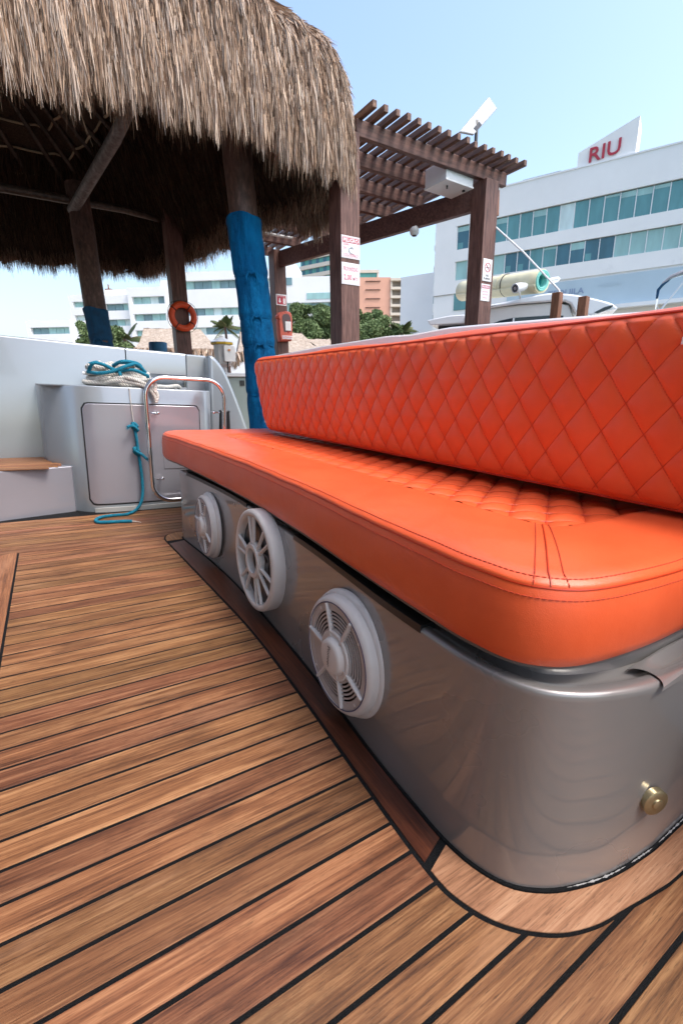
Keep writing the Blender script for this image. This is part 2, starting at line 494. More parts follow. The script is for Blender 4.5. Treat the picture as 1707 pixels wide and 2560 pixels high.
def mat_thatch(name, a_, b_, c_, sc):
    x = NT(name); g = x.noise(x.coords(sc), 3, 8, .7, .3)
    x.l(x.ramp(g, [(.3, a_), (.5, b_), (.7, c_)]), x.b.inputs['Base Color']); x.set(Roughness=.9); x.bump(g, 1, .03); return x.m
MT['thatch'] = mat_thatch('thatch_mass', (.08, .045, .03), (.20, .125, .085), (.33, .225, .155), (40, 40, 5))
MT['thatch_shaded'] = mat_thatch('thatch_underside', (.02, .013, .008), (.075, .047, .029), (.15, .10, .062), (25, 25, 25))  # darker copy of the thatch, with the shade under the roof painted in
MT['thatch_far'] = mat_thatch('thatch_far', (.22, .17, .13), (.36, .29, .23), (.50, .42, .35), (3, 3, 3))
MT['rope'] = plain('white_rope', (.52, .50, .46), .9, 0, .25, 60, 0, .6, 300)
MT['rope_t'] = plain('teal_rope', (.0, .155, .24), .85, 0, .3, 60, 0, .8, 400)
MT['ringorange'] = plain('life_ring_orange', (.75, .085, .02), .5, 0, .06, 6)
MT['salmon'] = plain('salmon_vinyl_cover', (.60, .12, .075), .5, 0, .15, 12)
MT['ext_win'] = plain('clear_window', (.07, .025, .035), .15)
MT['mat_y'] = plain('cream_foam', (.72, .66, .44), .7, 0, .08, 6)
MT['mat_t'] = plain('teal_foam', (.16, .52, .46), .6)
MT['mat_td'] = plain('teal_foam_inside', (.0, .26, .28), .6)
MT['tint'] = plain('tinted_glass', (.02, .035, .045), .08)
MT['yellow'] = plain('yellow_band', (.62, .42, .04), .5)
MT['olive'] = plain('dockbox_grey', (.30, .36, .33), .5)

# ------------------------------------------------------------------ setting: water, ground, quay
def struct(name, mb, mat, frame='L', **kw):
    o = mb.build(name, mat, None, frame, **kw); o['kind'] = 'structure'; return o

xw = NT('harbour_water'); n_ = xw.noise(xw.coords((1, 1, 1)), 1.6, 6, .6)
xw.set(Base_Color=(.02, .09, .09), Roughness=.08); xw.bump(n_, .6, .08)
struct('water', MB().add([(-900, -900, -ZC), (900, -900, -ZC), (900, 11.5, -ZC), (-900, 11.5, -ZC)], [(0, 1, 2, 3)]), xw.m)
gm = plain('sandy_ground', (.30, .26, .20), .95, 0, .2, .6)
struct('ground', MB().add([(-1500, 11.4, -.95), (1500, 11.4, -.95), (1500, 1800, -.95), (-1500, 1800, -.95),
                           (-1500, 11.4, -2.3), (1500, 11.4, -2.3)], [(0, 1, 2, 3), (4, 5, 1, 0)]), gm)
dk = struct('dock', MB().box(-9, 9, 3.36, 11.6, -1.12, -.80), MT['concrete'])
dkr = random.Random(3)
for i in range(33):
    y = 3.37 + i * .25
    mb = MB().box(-8.9, 8.9, y, y + .238, -.798, -.77 + dkr.uniform(-.002, .002))
    mb.build('plank', MT['brown'], dk)

# ------------------------------------------------------------------ boat deck: caulking sheet and planks (deck coordinates, metres)
S = 0.65
caulk = MB().box(-1.9, 2.0, -1.6, 2.98, -.05, -.0012)
deck = struct('deck', caulk, MT['caulk'], 'B')
margin = np.array([(1.9 * 1, .235), (1.4, .240), (1.099, .245), (1.0, .255), (.911, .269), (.831, .282), (.754, .309), (.693, .35), (.655, .39), (.631, .43),
                   (.613, .48), (.609, .526), (.611, .639), (.625, .915), (.640, 1.2), (.654, 1.684), (.640, 2.1), (.625, 2.422),
                   (.608, 2.8), (.592, 3.12), (.595, 3.2), (.615, 3.26), (.65, 3.30), (.72, 3.325), (.9, 3.34), (1.6, 3.36), (1.9, 3.37)]) * S
mar = crom(margin, None)
def right_edge(y):
    """x of the margin outline at y, inf below or above it"""
    ys = mar[:, 1]
    if y <= ys.min() or y >= ys.max(): return 1.23
    best = 1.23
    for i in range(len(ys) - 1):
        y0, y1 = ys[i], ys[i + 1]
        if (y0 - y) * (y1 - y) <= 0 and y0 != y1:
            x = mar[i, 0] + (mar[i + 1, 0] - mar[i, 0]) * (y - y0) / (y1 - y0)
            best = min(best, x)
    return best
GAP = .0030
Y0S = 1.0756 * S; PT = .0806 * S
LB = [(-.2445 * S, 1.0, 3.29)]     # left king plank edge, y range (units of S)
pr = random.Random(5)
for i in range(-37, 30):
    ya = Y0S - PT * (i + 1) + GAP; yb = Y0S - PT * i - GAP
    if yb < -1.5 or ya > 2.72: continue
    ym = (ya + yb) / 2
    xl = -1.85
    if .95 * S < ym < 3.285 * S: xl = -.2445 * S + .003
    n = 3 if right_edge(ym) > 1.2 or 1.0 < ym < 2.0 else 14
    ys = np.linspace(ya, yb, n + 1)
    if any(right_edge(v) < 1.2 for v in ys):
        ys = np.linspace(ya, yb, 26) if ym < .5 or ym > 2.0 else np.linspace(ya, yb, 4)
    poly = [(xl, ya)]
    lim = [right_edge(v) - .004 for v in ys]
    poly += [(min(lx, 1.9), v) for lx, v in zip(lim, ys)]
    poly.append((xl, yb))
    # a board whose end would shrink to nothing keeps only its sound part
    if xl < -.3 and 0 < 1: pass
    mb = MB().prism(poly, -.012, pr.uniform(-.0002, .0003), .0005)
    mb.build('plank', MT['teak'], deck)
    if .95 * S < ym < 3.285 * S:      # the boards left of the king plank
        MB().prism([(-1.85, ya), (-.42 * S, ya), (-.42 * S, yb), (-1.85, yb)], -.012, 0, .0005).build('plank', MT['teak'], deck)
MB().prism([(-.41 * S, .5975), (-.25 * S, .5975), (-.25 * S, 3.28 * S), (-.41 * S, 3.22 * S)], -.012, .0002, .0005).build('king_plank', MT['teak_side'], deck)

# margin boards round the seat base
base_pts = np.array([(1.9, .312), (1.2, .312), (1.066, .316), (.95, .330), (.86, .355), (.794, .384), (.738, .430), (.705, .50), (.693, .58),
                     (.694, .67), (.70, .85), (.72, 1.1), (.738, 1.35), (.755, 1.75), (.765, 2.25), (.745, 2.7), (.715, 3.05), (.708, 3.14),
                     (.712, 3.17), (.74, 3.19), (1.0, 3.21), (1.9, 3.26)]) * S
basec = crom(base_pts, 260)
def offset_line(c, d):
    t = np.gradient(c, axis=0); t /= np.linalg.norm(t, axis=1)[:, None] + 1e-12
    return c + np.stack([t[:, 1], -t[:, 0]], -1) * d     # d > 0: to the right of travel
marc = crom(margin, 260)
# margin boards: inner edge = base outline pushed out, outer edge = margin line pulled in
def strip(y0, y1, far=False, near=False):
    inn = offset_line(basec, -.0055) ; out = offset_line(marc, .0035)
    if near:   # from the right edge round to the joint
        a_ = [p for p in inn if p[1] < y1 and p[1] < 1]; b_ = [p for p in out if p[1] < y1 - .02 and p[1] < 1]
    elif far:
        a_ = [p for p in inn if p[1] > y0]; b_ = [p for p in out if p[1] > y0]
    else:
        a_ = [p for p in inn if y0 < p[1] < y1]; b_ = [p for p in out if y0 - .02 < p[1] < y1 - .02 ]
    return a_, b_
def board(a_, b_, mat, name='margin_board'):
    n = 60; A = crom(a_, n) if len(a_) > 3 else np.array(a_); B = crom(b_, n)
    mb = MB(); v = []; f = []
    for k in range(n):
        v += [(A[k][0], A[k][1], -.01), (A[k][0], A[k][1], .0004), (B[k][0], B[k][1], .0004), (B[k][0], B[k][1], -.01)]
    for k in range(n - 1):
        for j in range(3):
            f.append((4 * k + j, 4 * k + j + 1, 4 * k + 5 + j, 4 * k + 4 + j))
    f.append((0, 1, 2, 3)); f.append((4 * n - 1, 4 * n - 2, 4 * n - 3, 4 * n - 4))
    mb.add(v, [tuple(reversed(q)) for q in f]); mb.build(name, mat, deck)
a_, b_ = strip(0, .373, near=True); board(a_, b_, MT['teak_near'])
a_, b_ = strip(.378, 2.03); board(a_, b_, MT['teak_dark'])
a_, b_ = strip(2.035, 9, far=True); board(a_, b_, MT['teak_side'])

# ------------------------------------------------------------------ bench base
bench = thing('bench_base', 'glossy grey moulded seat base with three round speakers in its front, under the orange cushions', 'seat base', (.5, 1.2, 0), 'B')
def swept(line, prof, closed_top=None):
    """prof = [(offset inwards, z)]"""
    P = np.stack([np.concatenate([offset_line(line, o_), np.full((len(line), 1), z)], 1) for o_, z in prof], 1)
    return grid_mesh(P)
ZT = .478 * S
prof = [(0, -.008), (0, .03), (.0005, .1), (0, ZT - .012)]
for k in range(1, 7):
    an = k / 6 * PI / 2
    prof.append((.007 * (1 - math.cos(an)), ZT - .007 + .007 * math.sin(an)))
prof += [(.018, ZT), (.024, ZT - .004), (.030, ZT - .010), (.040, ZT - .010), (.05, ZT - .006), (.052, ZT + .02), (.16, ZT + .02)]
v, q = swept(basec, prof)
mesh_obj('shell', v, None, MT['gel_base'], bench, smooth=True, angle=50, quads=q)
# cushion carrier board
cush_out = np.array([(1.9, .377), (1.75, .377), (1.2, .377), (1.05, .378), (.95, .382), (.86, .395), (.785, .418), (.73, .458), (.703, .51), (.692, .58), (.690, .66), (.697, .85),
                     (.712, 1.1), (.728, 1.35), (.742, 1.7), (.747, 2.1), (.735, 2.6), (.71, 3.15), (.685, 3.42), (.69, 3.58), (.735, 3.70),
                     (.83, 3.77), (1.0, 3.82), (1.4, 3.90), (1.75, 3.97), (1.9, 4.0)]) * S
cush_in = np.array([(1.9, .69), (1.75, .69), (1.40, .675), (1.25, .672), (1.18, .674), (1.135, .680), (1.105, .695), (1.088, .72), (1.08, .76), (1.078, .82), (1.08, .90),
                    (1.085, 1.12), (1.088, 1.37), (1.09, 1.7), (1.09, 2.1), (1.09, 2.6), (1.085, 2.95), (1.083, 3.12), (1.085, 3.24), (1.10, 3.32),
                    (1.13, 3.36), (1.2, 3.38), (1.45, 3.42), (1.75, 3.48), (1.9, 3.50)]) * S
def match(A, n):
    return crom(A, None)
NSEG = 420
def even_by(A, B, n):
    a1 = crom(A, None); b1 = crom(B, None)
    # both lists have matching control points: 12 samples per span
    k = min(len(a1), len(b1)); a1 = a1[:k]; b1 = b1[:k]
    d = np.r_[0, np.cumsum(np.linalg.norm(np.diff(a1, axis=0), axis=1) + np.linalg.norm(np.diff(b1, axis=0), axis=1))]
    s = np.linspace(0, d[-1], n)
    f_ = lambda X: np.stack([np.interp(s, d, X[:, i]) for i in range(2)], -1)
    return f_(a1), f_(b1)
cush_out = cush_out[:min(len(cush_out), len(cush_in))] if False else cush_out
# equalise control counts
assert abs(len(cush_out) - len(cush_in)) <= 1
if len(cush_out) > len(cush_in): cush_in = np.insert(cush_in, 12, (cush_in[11] + cush_in[12]) / 2, axis=0)
CO, CI = even_by(cush_out, cush_in, NSEG)
v, q = swept(crom(cush_out, 300), [(.05, .506 * S), (.009, .506 * S), (.007, .508 * S), (.007, .516 * S), (.02, .517 * S)])
mesh_obj('carrier_board', v, None, plain('carrier_board', (.13, .12, .115), .5), bench, smooth=True, quads=q)  # board coloured dark to stand for the shadow gap under the cushion
# solid black strips standing for shaded openings below the cushion
def along(y): return np.interp(y, basec[60:200, 1], basec[60:200, 0])
for y0, y1 in ((2.05 * S, 3.02 * S), (.72 * S, 1.5 * S)):
    mb = MB(); n = 24; v = []; f = []
    for k in range(n):
        y = y0 + (y1 - y0) * k / (n - 1); x = along(y) - .0012
        v += [(x, y, .466 * S), (x, y, .486 * S), (x + .03, y, .486 * S), (x + .03, y, .466 * S)]
    for k in range(n - 1):
        for j in range(4): f.append((4 * k + j, 4 * k + (j + 1) % 4, 4 * k + 4 + (j + 1) % 4, 4 * k + 4 + j))
    f += [(3, 2, 1, 0), (4 * n - 4, 4 * n - 3, 4 * n - 2, 4 * n - 1)]
    mb.add(v, f).build('slot', MT['black'], bench)
# scooped grip on the near side
mb = MB()
for k in range(9):
    pass
P = []
for k in range(30):
    x = (.955 + .03 * k) * S; g_ = min(1.0, k / 5)
    row = []
    for j in range(11):
        an = PI * j / 10
        row.append((x + .02 * math.sin(an) * (1 - g_), (.352 - .036 * math.cos(an)) * S, ZT - .004 + (.020 * math.sin(an) ** .6 if 0 < j < 10 else 0) * (.35 + .65 * g_) - .030 * g_ * math.exp(-((j - 5.4) / 1.9) ** 2)))
    P.append(row)
v, q = grid_mesh(np.array(P)); mesh_obj('grip', v, None, MT['gel_base'], bench, smooth=True, quads=q)
# press stud
to = lambda a_, b_, c: (1.030 * S + a_ * .93 - c * .37, .3125 * S - .0052 - a_ * .37 * .9 - c * .93, .178 * S + b_)
mb = MB().lathe([(.020, -.007), (.020, .0012), (.017, .0028), (.0085, .0032), (.008, .0048), (.006, .0056), (0, .0058)], to, 32)
mb.build('push_button', MT['brass'], bench, smooth=True)
# sealant bead at the foot
v, q = swept(basec, [(-.0042, .0006), (-.0036, .0022), (-.0012, .0032), (.0006, .0036)])
mesh_obj('sealant_bead', v, None, MT['caulk'], bench, smooth=True, quads=q)

fr_ = random.Random(9); MT['sealant'] = plain('dried_sealant', (.34, .34, .34), .7)
for xa, xb_ in ((.84, 1.0), (1.02, 1.10), (1.13, 1.30)):
    n = 60; xs3 = np.linspace(xa * S, xb_ * S, n); ys3 = np.interp(-xs3, -basec[:90, 0], basec[:90, 1]) - .0022
    rr3 = [max(.00015, .0009 + .0008 * math.sin(k * .7 + xa * 9) * math.sin(k * .23) + fr_.uniform(-.0004, .0005)) * math.sin(PI * (k + .5) / n) ** .5 for k in range(n)]
    MB().tube([(x, y, .0034) for x, y in zip(xs3, ys3)], rr3, 6).build('old_sealant', MT['sealant'], bench, smooth=True)
# speakers: local a = right (towards the near end), b = up, c = out of the face
def spk_to(yc, zc, x0, cs_=1.0):
    return lambda a_, b_, c: (x0 - c * cs_, yc - a_, zc + b_)
def arc_band(mb, to, r0, r1, a0, a1, c0, c1, n=10):
    v = []; f = []
    for k in range(n + 1):
        an = a0 + (a1 - a0) * k / n; cs, sn = math.cos(an), math.sin(an)
        v += [to(r0 * cs, r0 * sn, c0), to(r1 * cs, r1 * sn, c0), to(r1 * cs, r1 * sn, c1), to(r0 * cs, r0 * sn, c1)]
    for k in range(n):
        for j in range(4): f.append((4 * k + j, 4 * k + (j + 1) % 4, 4 * k + 4 + (j + 1) % 4, 4 * k + 4 + j))
    f += [(3, 2, 1, 0), (4 * n, 4 * n + 1, 4 * n + 2, 4 * n + 3)]
    mb.add(v, f)
def bar(mb, to, r0, r1, ang, w0, w1, c0, c1, shift=0.0):
    cs, sn = math.cos(ang), math.sin(ang); px, py = -sn, cs
    pt = lambda r, s_, c: to(r * cs + px * (s_ + shift), r * sn + py * (s_ + shift), c)
    v = [pt(r0, -w0, c0), pt(r0, w0, c0), pt(r1, w1, c0), pt(r1, -w1, c0), pt(r0, -w0 * .6, c1), pt(r0, w0 * .6, c1), pt(r1, w1 * .6, c1), pt(r1, -w1 * .6, c1)]
    mb.add(v, [(0, 1, 2, 3), (7, 6, 5, 4), (4, 5, 1, 0), (5, 6, 2, 1), (6, 7, 3, 2), (7, 4, 0, 3)])

def slotted_speaker(yc, zc, label):
    x0 = float(along(yc)); to = spk_to(yc, zc, x0, .62)
    t = thing('speaker', label, 'speaker', (x0, yc, zc), 'B', 'speakers set in the front of the bench')
    k = 1.10
    pr_ = [(0, 0), (.112, 0), (.1155, .002), (.1165, .010), (.1145, .019), (.1105, .024), (.1085, .0245), (.1078, .028), (.1072, .044), (.1035, .053), (.0985, .0565), (.0965, .0565), (.0955, .052)]
    MB().lathe([(r * k, c) for r, c in pr_], to, 72).build('housing', MT['speaker'], t, smooth=True)
    MB().lathe([(.0972 * k, .0562), (.0972 * k, .0578), (.0957 * k, .0578), (.0957 * k, .0562)], to, 72, close=True).build('trim_ring', MT['navy'], t, smooth=True)
    MB().disc(.095 * k, .038, to, 48).build('cone', MT['black'], t)
    sp = [math.radians(x) for x in (112, 62, -22, -72, 172, -128)]
    mb = MB()
    for r in np.arange(.047, .084, .0068): arc_band(mb, to, r * k, (r + .0030) * k, 0, 2 * PI, .0495, .0525 - (r - .044) * .02, 56)
    arc_band(mb, to, .0835 * k, .0952 * k, 0, 2 * PI, .046, .0535, 64)
    arc_band(mb, to, .040 * k, .049 * k, 0, 2 * PI, .046, .056, 40)
    # the closed sector at the left
    for a0, a1 in ((172, 232),):
        arc_band(mb, to, .04 * k, .085 * k, math.radians(a0), math.radians(a1), .046, .0525, 16)
    mb.build('grille', MT['speaker_b'], t, smooth=True, angle=30)
    mb = MB()
    for an in sp: bar(mb, to, .030 * k, .0945 * k, an, .0048, .0042, .046, .0625)
    mb.build('spokes', MT['speaker'], t, bevel=.0012)
    MB().lathe([(0.046 * k, .050), (.0455 * k, .060), (.0435 * k, .0625), (.036 * k, .059), (.034 * k, .062), (.032 * k, .074), (.029 * k, .0785), (.024 * k, .080), (.0, .0805)], to, 40).build('hub', MT['speaker'], t, smooth=True)
    mb = MB()
    o_ = to(-.004, .024, .0818)
    text(mb, 'Pioneer', o_, (0, 0, -1), (0, -1, 0), .044, .0095)
    mb.build('lettering', MT['blacktxt'], t)
    mb = MB()
    for an in (40, 130, 220, 318):
        r = .089 * k; cx, cy = r * math.cos(math.radians(an)), r * math.sin(math.radians(an))
        MB().lathe([(.0032, .0535), (.0032, .0552), (0, .0556)], lambda a_, b_, c: to(a_ + cx, b_ + cy, c), 10).build('screw', MT['speaker'], t, smooth=True)
    mb = None
    return t

def wheel_speaker(yc, zc):
    x0 = float(along(yc)); t0_ = spk_to(yc, zc, x0, .72); to = lambda a_, b_, c: t0_(a_ * 1.12, b_ * 1.12, c)
    t = thing('speaker', 'larger white speaker with open wheel-like grille and M badge, middle one of the three', 'speaker', (x0, yc, zc), 'B', 'speakers set in the front of the bench')
    pr_ = [(.128, 0), (.132, .002), (.1325, .045), (.130, .054), (.124, .0575), (.116, .056), (.113, .050), (.112, .006)]
    MB().lathe(pr_, to, 80).build('rim', MT['speaker'], t, smooth=True, angle=50)
    MB().disc(.115, .026, to, 56).build('backplate', MT['black'], t)
    # dished cone and dust cap
    MB().lathe([(.104, .028), (.094, .034), (.086, .034), (.074, .030), (.046, .028), (0, .030)], to, 56).build('cone', MT['cone'], t, smooth=True)
    mb = MB(); arc_band(mb, to, .032, .044, 0, 2 * PI, .034, .062, 44); arc_band(mb, to, .044, .049, 0, 2 * PI, .034, .054, 44)
    mb.build('hub', MT['speaker'], t, bevel=.0015)
    mb = MB()
    for c0, tw in ((98, 8), (46, 9), (-20, 11), (-72, 8), (-130, 10), (170, 9)):
        for sgn in (-1, 1):
            an = math.radians(c0 + sgn * tw)
            bar(mb, to, .044, .114, an, .0048, .0044, .045, .056)
    mb.build('spokes', MT['speaker'], t, bevel=.0015)
    # closed webs between some of the paired spokes
    mb = MB()
    for c0, tw in ((98, 8), (170, 9)):
        arc_band(mb, to, .048, .113, math.radians(c0 - tw), math.radians(c0 + tw), .042, .050, 6)
    mb.build('webs', MT['speaker_b'], t)
    mb = MB(); tb = lambda a_, b_, c: to(a_ + .052, b_ - .004, c)
    arc_band(mb, tb, .030, .034, 0, 2 * PI, .030, .037, 36)
    text(mb, 'M', tb(-.021, -.022, .036), (0, -1, 0), (0, 0, 1), .042, .044, .03)
    mb.build('badge', MT['badge'], t)
    return t
slotted_speaker(2.60 * S, .236 * S, 'white round speaker with slotted grille, furthest of the three along the bench')
wheel_speaker(1.80 * S, .288 * S)
slotted_speaker(1.04 * S, .242 * S, 'white round speaker with slotted grille, nearest of the three along the bench')

# ------------------------------------------------------------------ cushions
def quilt(u, v_, wu, wv, amp, ex=.5):
    a_ = u / wu + v_ / wv; b_ = u / wu - v_ / wv
    da = np.abs(np.sin(PI * a_)); db = np.abs(np.sin(PI * b_))
    return amp * (da * db) ** ex

seat = thing('seat_cushion', 'long bright orange vinyl seat cushion with a diamond quilted centre on the grey base', 'cushion', (.7, 1.2, .34), 'B')
ZB = .517 * S; ZS = .678 * S
wall = [(.004, ZB), (.0, ZB + .004), (-.004, ZB + .018), (-.006, ZB + .045), (-.006, ZB + .07), (-.003, ZS - .012), (-.0005, ZS - .003), (.0008, ZS),
        (.0002, ZS + .0025), (.003, ZS + .006), (.009, ZS + .0105), (.018, ZS + .014)]
rows = [np.concatenate([offset_line(CO, o_), np.full((NSEG, 1), z)], 1) for o_, z in wall]
last = rows[-1][:, :2]
for s_ in np.linspace(.06, 1, 22):
    xy = last * (1 - s_) + CI * s_
    z = ZS + .014 + .0055 * math.sin(PI * min(1, s_)) - (.008 * max(0, (s_ - .86) / .14) ** 2)
    rows.append(np.concatenate([xy, np.full((NSEG, 1), z)], 1))
rows.append(np.concatenate([offset_line(CI, .004), np.full((NSEG, 1), ZS - .004)], 1))
P = np.stack(rows, 1)
# soft dents and puckers in the boxing
nn = lambda x, y, s_: np.sin(x * s_ + 1.3 * np.sin(y * s_ * .7)) * np.cos(y * s_ * .9 + .8 * np.sin(x * s_ * .6))
P[:, :, 2] += .0009 * nn(P[:, :, 0], P[:, :, 1], 17) + .0005 * nn(P[:, :, 0] + 3, P[:, :, 1], 41)
P[:, 2:5, 0] += .0012 * np.sin(P[:, 2:5, 1] * 23 + P[:, 2:5, 2] * 60)
v, q = grid_mesh(P)
mesh_obj('border', v, None, MT['vinyl'], seat, smooth=True, quads=q, angle=60)
# quilted centre
nx, ny = 190, 620
X = np.linspace(1.03 * S, 1.78 * S, nx); Yq = np.linspace(.63 * S, 3.56 * S, ny)
XX, YY = np.meshgrid(X, Yq, indexing='ij')
WU, WV = .19 * S, .124 * S
ZQ = ZS - .001 + quilt(XX - 1.08 * S, YY - .69 * S, WU, WV, .0115, .5)
v, q = grid_mesh(np.stack([XX, YY, ZQ], -1))
# keep only the part inside the inner outline
ip = CI
def inside(px, py):
    return (px > np.interp(py, ip[:, 1][np.argsort(ip[:, 1])], ip[:, 0][np.argsort(ip[:, 1])]) - .004)
cxy = v[q].mean(1)
yin_lo = np.interp(cxy[:, 0], np.sort(CI[:150, 0]), CI[:150, 1][np.argsort(CI[:150, 0])]) if False else None
from mathutils.geometry import intersect_point_tri_2d
poly = np.vstack([CI, [[1.9 * S, 3.5 * S], [1.9 * S, .69 * S]]])
def in_poly(x, y, poly):
    c = np.zeros(len(x), bool); j = len(poly) - 1
    for i in range(len(poly)):
        xi, yi = poly[i]; xj, yj = poly[j]
        if yi != yj:
            c ^= ((yi > y) != (yj > y)) & (x < (xj - xi) * (y - yi) / (yj - yi) + xi)
        j = i
    return c
sh = poly + (poly.mean(0) - poly) * np.array([.0, .0]); 
ctr = np.array([1.45 * S, 2.0 * S]); grow = poly + (poly - ctr) / np.linalg.norm(poly - ctr, axis=1)[:, None] * .003
keep = in_poly(cxy[:, 0], cxy[:, 1], grow)
q = q[keep]
used = np.unique(q); remap = -np.ones(len(v), int); remap[used] = np.arange(len(used))
mesh_obj('quilted_panel', v[used], None, MT['vinyl'], seat, smooth=True, quads=remap[q], angle=80)

mb = MB()   # seam lines and painted crease shade of the quilted centre
for fam in (1, -1):
    for kk in range(-30, 60):
        pts = []
        for xx in np.linspace(1.085 * S, 1.60 * S, 16):
            yy_ = .69 * S + (kk - fam * (xx - 1.08 * S) / WU) * WV
            if .70 * S < yy_ < 3.38 * S: pts.append((xx, yy_, ZS + .0012))
        if len(pts) > 2: mb.tube(pts, .0011, 4, cap=False)
o = mb.build('quilting_seams', MT['seam'], seat); o['kind'] = 'stuff'

def thread(path, pitch, duty, r, name, parent, mat, lift=(0, 0, 0), n=5):
    """stitch line: short raised dashes along a path"""
    P = crom(path, None) if len(path) < 80 else np.array(path)
    d = np.r_[0, np.cumsum(np.linalg.norm(np.diff(P, axis=0), axis=1))]
    mb = MB(); s = 0
    while s < d[-1] - pitch:
        ss = np.array([s, s + pitch * duty * .5, s + pitch * duty])
        pts = np.stack([np.interp(ss, d, P[:, k]) for k in range(3)], -1) + np.array(lift)
        mb.tube(pts, [r * .5, r, r * .5], n); s += pitch
    o = mb.build(name, mat, parent, smooth=True); o['kind'] = 'stuff'; return o
st = P[:, 9]; sw = P[:, 5]
sel = slice(20, 395)
thread(P[sel, 10], .0075, .8, .0009, 'stitching', seat, MT['thread'], (0, 0, .0004))
thread(P[sel, 5] + np.array([-.0006, 0, 0]), .0075, .8, .0009, 'stitching', seat, MT['thread'])
MB().tube(P[5:415, 7] + np.array([0, 0, .0003]), .0013, 6).build('piping', MT['piping'], seat, smooth=True)
# mitre seam with a row of stitches each side at the near corner
ci = int(np.argmin(np.linalg.norm(CO - np.array([.745, .445]) * S, axis=1)))
for dk_, kind in ((-2, 's'), (0, 'p'), (2, 's')):
    line = P[ci + dk_, 8:33] + np.array([0, 0, .0008])
    if kind == 's': thread(line, .0075, .8, .0009, 'stitching', seat, MT['thread'])
    else: MB().tube(line, .0011, 6).build('seam', MT['piping'], seat, smooth=True)

# backrest
back = thing('backrest_cushion', 'tall orange vinyl backrest cushion quilted in diamonds along the whole bench', 'cushion', (.95, 1.2, .46), 'B')
YB0, YB1 = -1.0, 3.62 * S
ZB0, ZB1 = .730 * S, 1.258 * S
def xfront(y, z):
    t = (z - ZB0) / (ZB1 - ZB0)
    return 1.475 * S - .026 * t + .018 * np.clip((y - 1.2) / 1.2, -1, 1) ** 2 * 0 
def back_end(z):
    t = np.clip((z - ZB0) / (ZB1 - ZB0), 0, 1)
    r = .18
    return (3.47 + .17 * t) * S - .03 * (np.clip((r - t) / r, 0, 1) ** 2.2 + np.clip((t - 1 + .12) / .12, 0, 1) ** 2.2)
ny, nz = 1150, 180
zz = np.linspace(0, 1, nz)
P = np.zeros((ny, nz, 3))
for j, t in enumerate(zz):
    z = ZB0 + (ZB1 - ZB0) * t; ye = float(back_end(z))
    ys = np.linspace(YB0, ye, ny)
    P[:, j, 1] = ys; P[:, j, 2] = z
    bz = np.minimum(t, 1 - t) * (ZB1 - ZB0); by = ye - ys
    edge = np.minimum(bz, by)
    puff = .010 * (1 - np.exp(-edge / .016)) + .006 * np.sin(PI * t)
    qd = quilt(ys - .722 * S, z - .848 * S, .1225 * S, .17 * S, .0078, .42) * np.clip(edge / .012, 0, 1)
    P[:, j, 0] = xfront(ys, z) - puff - qd
v, q = grid_mesh(P)
mesh_obj('quilted_panel', v, None, MT['vinyl'], back, smooth=True, quads=q[:, ::-1], angle=80)
# boxing: runs bottom, round the far end and along the top; rounded towards the rear
edge_pts = [(float(YB0), ZB0)] + [(float(back_end(ZB0)) * f_ + YB0 * (1 - f_), ZB0) for f_ in (.3, .6, .9, .98)]
edge_pts += [(float(back_end(ZB0 + (ZB1 - ZB0) * t)), ZB0 + (ZB1 - ZB0) * t) for t in np.linspace(.02, .99, 26)]
edge_pts += [(float(back_end(ZB1)) * f_ + YB0 * (1 - f_), ZB1) for f_ in (1, .98, .9, .6, .3)] + [(float(YB0), ZB1)]
E_ = crom(edge_pts, 700)
T_ = np.gradient(E_, axis=0); T_ /= np.linalg.norm(T_, axis=1)[:, None] + 1e-9
N_ = np.stack([T_[:, 1], -T_[:, 0]], -1)     # outwards in (y, z)
rows = []
for dx, o_ in ((0, 0), (.004, .004), (.012, .010), (.025, .0145), (.045, .016), (.075, .014), (.095, .006), (.105, -.01)):
    xf = xfront(E_[:, 0], E_[:, 1]) + dx
    wob = 1 + .25 * np.sin(E_[:, 0] * 9)
    low_ = np.clip((.76 * S - E_[:, 1]) / .01, 0, 1)
    o_ = o_ * (1 - .72 * low_)[:, None] if o_ > 0 else np.full((len(E_), 1), o_)
    yz = E_ + N_ * o_ * (wob[:, None] if hasattr(wob, '__len__') else wob)
    rows.append(np.stack([xf, yz[:, 0], yz[:, 1]], -1))
rows.append(np.stack([np.full(700, 1.05), np.full(700, 1.0), np.full(700, .62)], -1) * 0 + rows[-1] * np.array([1, .98, 1]))
v, q = grid_mesh(np.stack(rows, 1))
mesh_obj('boxing', v, None, MT['vinyl'], back, smooth=True, quads=q, angle=60)
MB().tube([(float(xfront(a_, b_)) - .001, a_, b_) for a_, b_ in E_[::2]], .0027, 6).build('piping', MT['piping'], back, smooth=True)
# rear face of the cushion
MB().box(1.02, 1.03, YB0, 3.40 * S, ZB0, ZB1).build('rear_panel', MT['vinyl'], back)
# seams of the diamonds: darker tubes for stitch lines and crease shade in the valleys, nearest part only
mb = MB()
def valley(y, z):
    return float(xfront(y, z)) - .016
for fam in (1, -1):
    for kk in range(-40, 60):
        pts = []
        for t in np.linspace(.03, .97, 40):
            z = ZB0 + (ZB1 - ZB0) * t
            y = .722 * S + (kk - fam * (z - .848 * S) / (.17 * S)) * .1225 * S
            if .1 < y < min(2.34, float(back_end(z)) - .012):
                eg = min(t, 1 - t) * (ZB1 - ZB0)
                x = float(xfront(y, z)) - (.010 * (1 - math.exp(-eg / .016)) + .006 * math.sin(PI * t)) - .0016
                pts.append((x, y, z))
        if len(pts) > 3:
            mb.tube(pts[::2] + [pts[-1]], .0008, 4, cap=False)
o = mb.build('stitching', MT['seam'], back); o['kind'] = 'stuff'
